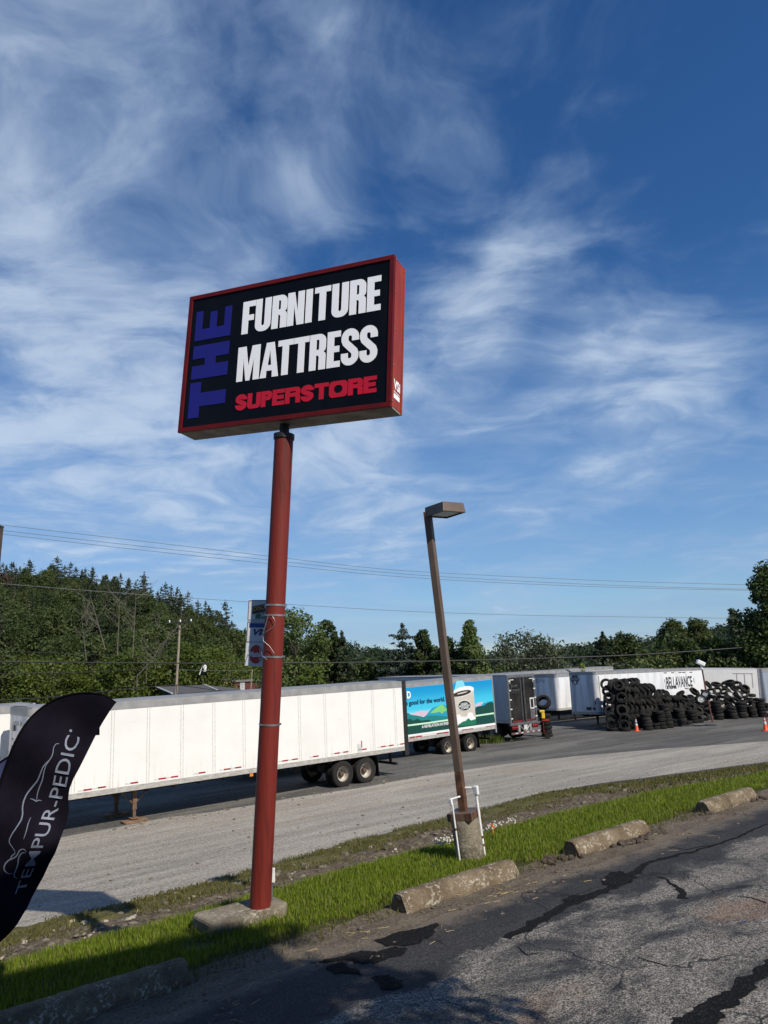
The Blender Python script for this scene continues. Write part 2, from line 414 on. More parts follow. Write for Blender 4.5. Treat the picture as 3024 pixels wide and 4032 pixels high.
M_LOT = asphalt_lot()
M_GRAVEL = ground_mat('pale_gravel', (.42, .385, .33), (.18, .168, .15), (.28, .215, .145), sc=.9, speck=.75, bump=1.0, fine=19)
M_YARD = ground_mat('dark_yard_surface', (.135, .130, .120), (.058, .057, .056), (.235, .225, .20), sc=.8, streak=.14, speck=.7, fine=13, tanlo=.48, tan_amt=.7, bump=.8)
M_WEDGE = ground_mat('dark_gravel_edge', (.075, .073, .072), (.04, .04, .042), (.12, .11, .095), sc=1.5, speck=.6)
M_DIRT = ground_mat('sandy_dirt', (.20, .165, .125), (.10, .08, .06), (.26, .22, .17), sc=2.5, streak=.6, speck=.7, bump=.9)
M_DITCH = ground_mat('ditch_soil', (.17, .135, .092), (.055, .043, .032), (.25, .205, .145), sc=4, streak=.7, fine=14, speck=.8, bump=1.0, tanlo=.5)
M_SOD = ground_mat('turf_soil', (.07, .075, .025), (.04, .045, .015), (.11, .09, .045), sc=3, streak=.8, speck=.5)
M_MOSS = ground_mat('mossy_verge', (.135, .12, .045), (.07, .075, .025), (.20, .16, .085), sc=3, streak=.5, fine=20, speck=.7, bump=1.0)
M_FIELD = ground_mat('far_field', (.06, .08, .03), (.04, .05, .02), (.1, .09, .05), sc=.05, streak=1, speck=.2)

def wob(u, seed, amp, sc=1.0):
    return amp * (mnoise.noise(Vector((u * sc, seed * 7.3, .5))) + .5 * mnoise.noise(Vector((u * sc * 3.1, seed * 3.3, 4.5))) + .25 * mnoise.noise(Vector((u * sc * 9, seed * 5.1, 2.5))))
def b_lot(u): return LOT_V + wob(u, 1, .10, 1.5)
def b_dirt(u): return 7.12 + wob(u, 2, .10, 1.8)
def b_brow(u): return interp(u, BROW) + wob(u, 3, .05, 1.5)
def b_moss(u): return interp(u, ROAD) - 1.15 + wob(u, 4, .30, 1.1)
def b_road(u): return interp(u, ROAD) + wob(u, 5, .13, .9)
def b_wedge(u): return b_road(u) + max(0.02, interp(u, [(18.0, .02), (19.5, .35), (21.5, .75), (24, .8), (30, .75), (40, .6)]))
def b_gfar(u): return interp(u, GFAR) + wob(u, 6, .35, .35)
def b_yard(u): return 75.0
def urange(a, b, near=None):
    out = [a]
    while out[-1] < b:
        u = out[-1]
        step = .12 if -1 < u < 14 else (.3 if u < 26 else (.8 if u < 60 else 4)) if u >= -1 else max(.3, min(6, -u * .25))
        out.append(u + step)
    return out
ROTZ = Matrix.Rotation(PHI, 4, 'Z')
def strip(name, us, fa, fb, nv, m, kind='structure', jit=None, label=None):
    V = []; n = nv + 1
    for u in us:
        a, b = fa(u), fb(u)
        for j in range(n):
            v = lerp(a, b, j / nv); z = Z(u, v)
            if jit and 0 < j < nv: z += jit(u, v, j / nv)
            V.append((u, v, z))
    F = []
    for i in range(len(us) - 1):
        for j in range(nv):
            F.append((i * n + j, (i + 1) * n + j, (i + 1) * n + j + 1, i * n + j + 1))
    o = np_mesh(name, V, F, m, smooth=True); o.matrix_world = ROTZ
    o['kind'] = kind
    return o
US = urange(-60, 130)
strip('parking_lot', US, lambda u: -40.0, b_lot, 60, M_LOT)
strip('dirt_edge', US, b_lot, b_dirt, 8, M_DIRT, jit=lambda u, v, t: .03 * mnoise.noise(Vector((u * 3, v * 4, 1))) + .012 * mnoise.noise(Vector((u * 11, v * 11, 3))))
strip('grass_verge', US, b_dirt, b_brow, 8, M_SOD, jit=lambda u, v, t: .025 * mnoise.noise(Vector((u * 2, v * 2, 6))))
def ditch_j(u, v, t):
    f = math.sin(math.pi * min(1, t)) ** .5
    return f * (.16 * mnoise.noise(Vector((u * 1.6, v * 1.6, 2))) + .10 * abs(mnoise.noise(Vector((u * 4.2, v * 4.2, 9)))) + .05 * mnoise.noise(Vector((u * 10, v * 10, 3))))
strip('ditch', US, b_brow, b_moss, 44, M_DITCH, jit=ditch_j)
strip('mossy_bank', US, b_moss, b_road, 8, M_MOSS, jit=lambda u, v, t: .07 * mnoise.noise(Vector((u * 3, v * 3, 12))) + .03)
strip('road_edge', US, b_road, b_wedge, 2, M_WEDGE)
strip('gravel_road', US, b_wedge, b_gfar, 16, M_GRAVEL)
strip('trailer_yard', US, b_gfar, b_yard, 40, M_YARD)
gm = MB(); gm.add([(-6000, -6000, -7.6), (6000, -6000, -7.6), (6000, 6000, -7.6), (-6000, 6000, -7.6)], [(0, 1, 2, 3)])
go = gm.build('ground', M_FIELD); go['kind'] = 'structure'

# tar filler over the cracks of the lot: thin sheets lying 4 mm above it
M_TAR = mat('crack_tar', (.010, .010, .011), (.060, .057, .053), scale=55, rough=.95, bump=.6, spec=.08, lo=.50, hi=.78, detail=3)
def crop7(pts): return [(1924 + x / 1.508, 2900 + y / 1.508) for x, y in pts]
def crop6(pts): return [(1000 + x / 1.508, 3232 + y / 1.508) for x, y in pts]
def tar_strip(pix, widths, seed):
    P = [G(x, y) for x, y in pix]; r_ = random.Random(seed)
    pts = []
    for (a, b, wa, wb) in zip(P, P[1:], widths, widths[1:]):
        n = max(2, int((b - a).length / .035))
        for i in range(n): pts.append((a.lerp(b, i / n), lerp(wa, wb, i / n)))
    pts.append((P[-1], widths[-1]))
    V, F = [], []
    for i, (p, w) in enumerate(pts):
        d = (pts[min(i + 1, len(pts) - 1)][0] - pts[max(i - 1, 0)][0]); d.z = 0; d.normalize(); nrm = Vector((-d.y, d.x, 0))
        s = i * .035
        off = .045 * mnoise.noise(Vector((s * 5, seed, 0)))
        wl = w * (.5 + .42 * mnoise.noise(Vector((s * 9, seed, 3))) + .2 * mnoise.noise(Vector((s * 24, seed, 5))))
        wr = w * (.5 + .42 * mnoise.noise(Vector((s * 9, seed, 8))) + .2 * mnoise.noise(Vector((s * 24, seed, 11))))
        for k in (wl, -wr):
            q = p + nrm * (k + off); u, v = uv_of(q); V.append((q.x, q.y, Z(u, v) + .004))
    for i in range(len(pts) - 1): F.append((2 * i, 2 * i + 1, 2 * i + 3, 2 * i + 2))
    o = np_mesh('crack_sealant', V, F, M_TAR); o['kind'] = 'structure'
def tar_blob(pix, seed):
    P = [G(x, y) for x, y in pix]; out = []
    for a, b in zip(P, P[1:] + P[:1]):
        n = max(2, int((b - a).length / .022))
        for i in range(n):
            q = a.lerp(b, i / n); q = q + Vector((mnoise.noise(Vector((q.x * 6, q.y * 6, seed))), mnoise.noise(Vector((q.x * 6, q.y * 6, seed + 9))), 0)) * .07 + Vector((mnoise.noise(Vector((q.x * 21, q.y * 21, seed))), mnoise.noise(Vector((q.x * 21, q.y * 21, seed + 9))), 0)) * .035
            u, v = uv_of(q); out.append((q.x, q.y, Z(u, v) + .007))
    mb = MB(); c = sum((Vector(p) for p in out), Vector()) / len(out)
    mb.add([tuple(c)] + out, [(0, 1 + i, 1 + (i + 1) % len(out)) for i in range(len(out))])
    o = mb.build('sealant_patch', M_TAR); o['kind'] = 'structure'
tar_strip(crop7([(110, 1200), (330, 1080), (440, 1010), (560, 965), (700, 910), (820, 850), (940, 750), (1080, 715), (1230, 680), (1340, 645), (1490, 595), (1600, 540), (1659, 520)]),
          [.10, .14, .12, .16, .13, .16, .07, .08, .05, .05, .05, .04, .03], 1)
tar_blob(crop7([(680, 850), (720, 810), (800, 800), (850, 830), (855, 860), (760, 900), (690, 880)]), 2)
tar_blob(crop7([(445, 970), (500, 942), (570, 950), (540, 975), (470, 985)]), 3)
tar_strip(crop7([(1000, 830), (1060, 850), (1100, 885), (1150, 925), (1160, 965)]), [.02, .03, .05, .08, .09], 4)
tar_strip(crop7([(1180, 1740), (1330, 1610), (1480, 1520), (1590, 1420), (1680, 1360), (1760, 1290)]), [.24, .20, .15, .13, .14, .14], 5)
tar_strip(crop7([(890, 1312), (980, 1340), (1070, 1368)]), [.01, .015, .008], 6)
tar_strip(crop7([(1470, 948), (1560, 960), (1650, 990)]), [.01, .02, .02], 7)
tar_strip(crop7([(1060, 655), (1180, 672), (1300, 648), (1340, 640)]), [.01, .02, .03, .02], 8)
tar_strip(crop7([(170, 1250), (230, 1300), (330, 1290)]), [.01, .015, .008], 14)
tar_blob(crop6([(690, 940), (780, 925), (880, 955), (905, 985), (840, 1010), (740, 1000)]), 9)
tar_blob(crop6([(430, 870), (520, 845), (610, 880), (620, 910), (480, 905)]), 10)
tar_blob(crop6([(350, 850), (560, 790), (760, 770), (880, 740), (900, 800), (700, 850), (520, 835)]), 11)
tar_blob(crop6([(700, 720), (850, 665), (1000, 640), (1090, 610), (1060, 690), (900, 750), (780, 745)]), 12)

# ------------------------------------------------------------------ unseen store added behind the camera, shaped to cast the shadow over the grass
def store():
    d = 9.5
    cu, cv = 5.0 + .014 * d, 7.1 - d
    a = math.radians(-14.3)
    ex = Vector((-math.cos(a), -math.sin(a))); ey = Vector((math.sin(a), -math.cos(a)))   # along the front (leftwards), and back
    def P(s, b): s = s + 1.0 if s < 1 else s; u, v = cu + ex.x * s + ey.x * b, cv + ex.y * s + ey.y * b; return xy(u, v)
    root = empty('unseen_store', (*P(0, 0), -2.3)); tag(root, 'tall pale unseen store added behind the lot to cast shade', 'building')
    mb = MB(); poly = [P(2.7, 1.2), P(2.7, 22), P(34, 22), P(34, 1.2)]
    mb.prism(poly, -3.2, 5.9); w = mb.build('wall', mat('store_wall', (.32, .30, .27), scale=2, rough=.85, bump=.2)); 
    mb = MB(); mb.prism([P(-.12, -.12), P(-.12, 22.1), P(34.1, 22.1), P(34.1, -.12)], 5.9, 6.2); r = mb.build('roof', mat('store_trim', (.12, .12, .12), rough=.6))
    for o in (w, r):
        o.parent = root; o.matrix_parent_inverse = root.matrix_basis.inverted()
store()

# ------------------------------------------------------------------ materials of painted things
M_REDPOLE = mat('red_pole_paint', (.165, .020, .013), (.075, .010, .008), scale=2.0, rough=.6, bump=.25, stretch=(4, 4, .35), lo=.50, hi=.72, spec=.3, detail=8)
M_REDBOX = mat('red_box_paint', (.38, .045, .013), (.27, .028, .011), scale=3, rough=.5, bump=.08, stretch=(1, 1, .3))
M_REDTRIM = mat('red_trim_paint', (.125, .006, .008), (.085, .005, .006), scale=4, rough=.55, spec=.2)
M_BLACKFACE = mat('black_sign_face', (.003, .0035, .005), (.005, .0055, .0065), scale=2, rough=.3, spec=.15)
M_WHITELET = mat('white_letter', (.96, .965, .97), (.95, .955, .96), scale=4, rough=.45)
M_BLUELET = mat('blue_letter', (.010, .008, .19), (.009, .007, .16), scale=4, rough=.45)
M_REDLET = mat('red_letter', (.52, .004, .020), (.48, .004, .018), scale=4, rough=.4)
M_UNDER = mat('grey_underside', (.30, .27, .24), (.16, .14, .12), scale=3, rough=.7)
M_BLACKSTEEL = mat('black_steel', (.012, .012, .013), (.02, .018, .016), scale=5, rough=.5)
M_GALV = mat('galvanised', (.36, .36, .36), (.26, .26, .26), scale=12, rough=.45, metal=.7)
def stained_concrete(name, base, dark, light, sc):
    m = bpy.data.materials.new(name); m.use_nodes = True; t = NT(m.node_tree)
    b = t.n('ShaderNodeBsdfPrincipled'); o = t.n('ShaderNodeOutputMaterial'); t.l(b.outputs[0], o.inputs[0]); b.inputs['Roughness'].default_value = .95; b.inputs['Specular IOR Level'].default_value = .15
    co = t.n('ShaderNodeTexCoord').outputs['Object']
    a1 = t.ramp(t.noise(co, 2.3 * sc, 8, .7), .36, .66); a2 = t.ramp(t.noise(t.mapping(co, loc=(3, 1, 2)), 20 * sc, 6, .72), .50, .60); a3 = t.noise(co, 60 * sc, 3, .7)
    c = t.mix(a1, base, dark); c = t.mix(t.math('MULTIPLY', a2, t.ramp(t.noise(t.mapping(co, loc=(7, 2, 1)), 3.5 * sc, 4, .6), .42, .62)), c, light); c = t.mix(t.math('MULTIPLY', t.ramp(a3, .45, .7), .45), c, tuple(x * .35 for x in dark))
    t.l(c, b.inputs['Base Color']); bm = t.n('ShaderNodeBump'); bm.inputs['Strength'].default_value = .8; bm.inputs['Distance'].default_value = .02
    t.l(t.math('ADD', t.noise(co, 26 * sc, 5, .7), t.math('MULTIPLY', a3, .5)), bm.inputs['Height']); t.l(bm.outputs[0], b.inputs['Normal']); MATS[name] = m; return m
M_CONC = stained_concrete('weathered_concrete', (.27, .235, .175), (.13, .108, .075), (.40, .37, .30), 1.0)
M_CONC2 = stained_concrete('mottled_concrete', (.215, .168, .112), (.115, .085, .054), (.46, .42, .34), 1.3)
M_BROWN = mat('brown_lamp_paint', (.125, .088, .066), (.10, .07, .052), scale=3, rough=.5)
M_RUST = mat('rust', (.15, .062, .030), (.055, .026, .016), scale=7, rough=.85, bump=.5)
M_PVC = mat('white_conduit', (.80, .80, .80), (.70, .70, .69), scale=6, rough=.35)

# ------------------------------------------------------------------ the big pole sign
K = 0.95
SIGN_C = Vector((-1.189, 9.45, 4.166)) * K
SX = Vector((0.923, -0.380, -0.060)).normalized(); SY = Vector((0.377, 0.925, -0.047)); SY = (SY - SX * SY.dot(SX)).normalized(); SZ = SX.cross(SY)
SW, SH, ST = 3.198 * K, 2.06 * K, 0.37 * K
POLE_B = Vector((-1.683, 9.45, -2.79)) * K; POLE_T = Vector((-1.279, 9.44, 2.99)) * K
pole_sign = empty('pole_sign', POLE_B)
tag(pole_sign, 'tall red pole sign with black box face reading furniture mattress superstore', 'sign')
SM = frame(SIGN_C - POLE_B, SX, SY, SZ)
def big_sign():
    r = pole_sign
    ax = (POLE_T - POLE_B).normalized(); L = (POLE_T - POLE_B).length
    mb = MB(); mb.tube([ax * (-.15), ax * L * .33, ax * L * .66, ax * L], .118, 32); mb.build('pole', M_REDPOLE, r, smooth=50)
    mb = MB(); mb.tube([ax * (L - .05), ax * (L + .012)], [.132, .132], 28); mb.tube([ax * (L + .012), ax * (L + .16)], [.062, .062], 20)
    mb.build('collar', M_BLACKSTEEL, r, smooth=40)
    hx, hy, hz = SW / 2, ST / 2, SH / 2
    mb = MB()                                                                        # the box: sides and top, open between the trims
    t = .02
    mb.box2((-hx, -hy + .03, hz - t), (hx, hy, hz), SM); mb.box2((-hx, -hy + .03, -hz + t + .002), (-hx + t, hy, hz - t), SM); mb.box2((hx - t, -hy + .03, -hz + t + .002), (hx, hy, hz - t), SM)
    mb.box2((-hx + t, hy - t, -hz + t + .002), (hx - t, hy - .003, hz - t), SM)
    mb.build('cabinet', M_REDBOX, r, bevel=.006)
    mb = MB(); mb.box2((-hx + .004, -hy + .03, -hz), (hx - .004, hy - .004, -hz + t), SM); mb.build('bottom_panel', M_UNDER, r)
    f = .055; y0, y1 = -hy - .012, -hy + .03
    mb = MB()
    mb.box2((-hx - .006, y0, hz - f), (hx + .006, y1, hz + .006), SM); mb.box2((-hx - .006, y0, -hz - .006), (hx + .006, y1, -hz + f), SM)
    mb.box2((-hx - .006, y0, -hz + f), (-hx + f, y1, hz - f), SM); mb.box2((hx - f, y0, -hz + f), (hx + .006, y1, hz - f), SM)
    mb.build('front_trim', M_REDTRIM, r, bevel=.004)
    mb = MB(); mb.box2((hx + .001, hy - .035, -hz + .002), (hx + .007, hy + .004, hz + .004), SM); mb.box2((hx + .001, -hy + .032, -hz + .002), (hx + .007, -hy + .05, hz + .004), SM)
    mb.build('corner_trim', M_REDBOX, r)
    for zz in (-.9, -.45, .02, .5, .93):
        for yy in (-hy + .04, hy - .015):
            mb = MB(); mb.lathe([(.009, 0), (.009, .004), (.004, .008)], 8, SM @ frame((hx + .008, yy, zz), (0, 1, 0), (0, 0, 1), (1, 0, 0))); mb.build('screw', M_UNDER, r)
    mb = MB(); mb.box2((-hx + f - .01, -hy + .004, -hz + f - .01), (hx - f + .01, -hy + .02, hz - f + .01), SM); mb.build('face', M_BLACKFACE, r)
    LM = SM @ frame((0, -hy + .002, 0), (1, 0, 0), (0, 0, 1), (0, -1, 0))             # lettering plane, +z out of the face
    def word(name, letters, h, y, m):
        mb = MB()
        for ch, x, w, s, b in letters:
            V, F = loops_mesh([glyph(ch, w / h, s / h, b / h)], .008)
            mb.add([LM @ Vector(((x + v.x * h) * K, (y + v.y * h) * K, v.z)) for v in V], F)
        mb.build(name, m, r)
    s = .098
    word('white_lettering', [('F', -.670, .205, s, .085), ('U', -.457, .245, s, .085), ('R', -.192, .232, s, .08), ('N', .050, .255, s, .09), ('I', .330, s, s, s),
                           ('T', .462, .238, s, .085), ('U', .722, .240, s, .085), ('R', .982, .232, s, .08), ('E', 1.232, .192, s, .085)], .49, .292, M_WHITELET)
    h = .505
    word('white_lettering', [('M', -.697, .355, .093, .09), ('A', -.325, .285, .095, .09), ('T', -.060, .235, s, .085), ('T', .183, .230, s, .085), ('R', .425, .238, s, .08),
                           ('E', .684, .190, s, .085), ('S', .888, .248, .098, .085), ('S', 1.150, .248, .098, .085)], h, -.405, M_WHITELET)
    s = .068; x = -.685; ws = [('S', .185), ('U', .205), ('P', .165), ('E', .185), ('R', .225), ('S', .190), ('T', .205), ('O', .260), ('R', .205), ('E', .180)]
    gap = (2.088 - sum(w for _, w in ws)) / 9; LL = []
    for ch, w in ws: LL.append((ch, x, w, s, .056)); x += w + gap
    word('red_lettering', LL, .222, -.82, M_REDLET)
    mb = MB()                                                                        # THE, turned to read upwards
    for ch, y0, ln in (('T', -.845, .525), ('H', -.268, .505), ('E', .317, .455)):
        hh = .605
        V, F = loops_mesh([glyph(ch, ln / hh, .20 / hh if ch != 'E' else .17 / hh, .18 / hh if ch != 'E' else .115 / hh)], .008)
        mb.add([LM @ Vector(((-.858 - v.y * hh) * K, (y0 + v.x * hh) * K, v.z)) for v in V], F)
    mb.build('blue_lettering', M_BLUELET, r)
    EM = SM @ frame((hx + .0012, 0, 0), (0, 1, 0), (0, 0, 1), (1, 0, 0))
    mb = MB(); put_text(mb, 'VSi', EM, -.10, .10, -.72, -.60, .03, .003); mb.box2((-.09, -.84, 0), (.09, -.78, .003), EM); put_text(mb, 'designs', EM, -.09, .09, -.768, -.742, 0.0, .003)
    mb.build('maker_mark', M_WHITELET, r)
    # steel bands and loose wire round the pole
    def on_pole(yF):
        best = min(range(0, 1001), key=lambda i: abs(pix_y(POLE_B + (POLE_T - POLE_B) * (i / 1000)) - yF)); return ax * L * best / 1000
    rx = ax.cross(Vector((0, 1, 0))).normalized(); ry = ax.cross(rx)
    for yF in (2384, 2424, 2586, 2852):
        c = on_pole(yF); mb = MB()
        mb.tube([c - ax * .011, c + ax * .011], .1225, 28, cap=False)
        tail = c + rx * .12
        mb.box(tuple(c + Vector((.126, -.02, 0))), (.03, .03, .022))
        mb.build('steel_band', M_GALV, r, smooth=40)
    mb = MB(); c = on_pole(2424)
    def loop(pts): mb.tube([c + Vector(p) for p in pts], .0035, 6)
    loop([(-.06, -.13, .01), (-.01, -.15, -.01), (.02, -.16, -.06), (.025, -.15, -.10), (-.01, -.14, -.15), (-.06, -.15, -.18), (-.12, -.14, -.21), (-.13, -.13, -.25)])
    loop([(-.06, -.13, -.0), (-.09, -.15, -.12), (-.13, -.13, -.22), (-.12, -.14, -.30), (-.05, -.15, -.36), (-.01, -.15, -.42), (.005, -.15, -.45)])
    loop([(-.15, -.10, -.42), (-.14, -.14, -.47), (-.08, -.15, -.52)])
    mb.build('loose_wire', M_GALV, r, smooth=60)
    mb = MB()
    u0, v0 = uv_of(POLE_B)
    Zr = Matrix.Rotation(PHI, 4, 'Z')
    mb.prism([(-.66, -.10), (-.58, -.17), (.24, -.15), (.31, -.08), (.31, .30), (.26, .35), (-.60, .38), (-.66, .32)], -.35, .015, Zr); mb.build('base_slab', M_CONC, r, bevel=.03)
    mb = MB(); c = ax * .66; a0 = math.radians(218)
    for i in range(5):
        a1, a2 = a0 + i * .09, a0 + (i + 1) * .09
        p1, p2 = (c + (rx * math.cos(q) + ry * math.sin(q)) * .1215 for q in (a1, a2)); n1 = (p1 - c).normalized() * -.006
        mb.add([p1 - ax * .08, p2 - ax * .08, p2 + ax * .08, p1 + ax * .08, p1 - ax * .08 + n1, p2 - ax * .08 + n1, p2 + ax * .08 + n1, p1 + ax * .08 + n1], [(0, 1, 2, 3), (0, 4, 5, 1), (2, 6, 7, 3), (1, 5, 6, 2), (3, 7, 4, 0)])
    mb.build('hand_hole_cover', mat('maroon_cover', (.09, .006, .025), (.07, .005, .02), scale=5, rough=.45), r)
def pix_y(p):
    d = p.dot(FW); return 2016 - FP * p.dot(UP) / d
big_sign()

# white outlet box on a short post just behind the sign's foot
ob = empty('outlet_box', G(1078, 3545)); tag(ob, 'small white outlet box on a post beside the red sign pole', 'outlet box')
def outlet():
    c = at(1073, 3446, 9.15) - ob.location.copy()
    mb = MB(); mb.box(c, (.055, .05, .15)); mb.build('box', M_PVC, ob, bevel=.005)
    mb = MB(); mb.tube([c + Vector((-.01, 0, -.07)), Vector((c.x - .02, c.y, -.3))], .012, 10); mb.build('post', M_GALV, ob, smooth=60)
outlet()

# ------------------------------------------------------------------ payment card sign strapped to the pole
def card_sign():
    a = math.radians(18)
    ex = Vector((math.cos(a), -math.sin(a), 0)); ax = (POLE_T - POLE_B).normalized()
    ex = (ex - ax * ex.dot(ax)).normalized(); n = -ax.cross(ex); ez = ax              # n: towards the camera side
    nn = ex.cross(ez)                                                                # outwards (left and to the camera)
    if nn.y > 0: nn = -nn
    tl, bl = at(978, 2362, 9.24), at(963, 2621.5, 9.24)
    h = (tl - bl).length; w = .60
    root = empty('payment_sign', bl); tag(root, 'pale panel of payment card logos strapped behind the red pole', 'sign')
    M = frame((0, 0, 0), ex * .80, ez, nn)
    white = mat('card_white', (.76, .77, .78), (.70, .71, .73), scale=4, rough=.5)
    mb = MB(); mb.box2((0, 0, -.03), (w, h, 0), M); mb.build('backing_panel', white, root, bevel=.004)
    S = h / 1433.0                                                                   # crop pixels to metres
    def Y(py): return (1778 - py) * S
    sx = w / 660.0
    line = mat('card_line', (.12, .13, .15), rough=.5)
    mb = MB()
    for x0, x1, y0, y1 in ((.012, .588, Y(790), Y(355)), (.012, .588, Y(1268), Y(825))):
        for A, B in (((x0, y0), (x1, y0 + .006)), ((x0, y1 - .006), (x1, y1)), ((x0, y0 + .006), (x0 + .006, y1 - .006)), ((x1 - .006, y0 + .006), (x1, y1 - .006))):
            mb.box2((A[0], A[1], .0005), (B[0], B[1], .004), M)
    mb.build('panel_border', line, root)
    def part(name, m, f):
        mb = MB(); f(mb); return mb.build(name, m, root)
    green = mat('card_green', (.004, .16, .085), rough=.4); black = mat('card_black', (.006, .006, .007), rough=.3); orange = mat('card_orange', (.72, .33, .04), rough=.4)
    blue = mat('card_blue', (.004, .045, .25), rough=.4); navy = mat('card_navy', (.01, .025, .16), rough=.4); red = mat('card_red', (.52, .02, .012), rough=.4)
    part('green_band', green, lambda b: b.prism([(.14, Y(760)), (.56, Y(745)), (.56, Y(540)), (.14, Y(665))], .0005, .003, M))
    part('black_plate', black, lambda b: b.prism([(.085, Y(662)), (.54, Y(540)), (.54, Y(365)), (.085, Y(490))], .0035, .006, M))
    tilt = math.atan2(Y(540) - Y(662), .455)
    MT = M @ Matrix.Translation((.105, Y(625), .006)) @ Matrix.Rotation(tilt, 4, 'Z')
    def disc(b):
        put_text(b, 'DISC', MT, .01, .19, .016, .068, .012, .003)
    part('orange_word', orange, disc); part('orange_word', orange, lambda b: put_text(b, 'VER', MT, .265, .40, .016, .068, .012, .003))
    part('white_dot', white, lambda b: b.lathe([(.034, 0), (.034, .003)], 20, MT @ Matrix.Translation((.228, .045, 0))))
    MN = M @ Matrix.Translation((.235, Y(735), .0032)) @ Matrix.Rotation(tilt * .85, 4, 'Z')
    part('white_word', white, lambda b: put_text(b, 'NOVUS', MN, 0, .30, 0, .058, .03, .003, .15))
    part('blue_band', blue, lambda b: b.box2((.045, Y(950), .0005), (.555, Y(855), .003), M))
    part('navy_word', navy, lambda b: put_text(b, 'VISA', M @ Matrix.Translation((0, 0, .0005)), .12, .47, Y(1112), Y(978), .035, .003, .28))
    cx, cy, R = .185, Y(1525), .112
    part('red_disc', red, lambda b: b.lathe([(R, 0), (R, .003)], 40, M @ Matrix.Translation((cx, cy, .0005))))
    def stripes(b):
        for i in range(11):
            y = -R * .78 + i * R * .156
            x1 = math.sqrt(R * R - y * y); b.box2((cx + R * .50, cy + y, .004), (cx + x1 + .004, cy + y + R * .07, .0055), M)
    part('white_stripes', white, stripes)
    part('yellow_disc', mat('card_yellow', (.65, .35, .03), rough=.4), lambda b: b.lathe([(R, 0), (R, .002)], 40, M @ Matrix.Translation((cx + .235, cy, .0005))))
    part('white_word', white, lambda b: put_text(b, 'Master', M @ Matrix.Translation((0, 0, .006)), cx - R * .95, cx + R * .98, cy - .03, cy + .036, .04, .003, .15))
card_sign()

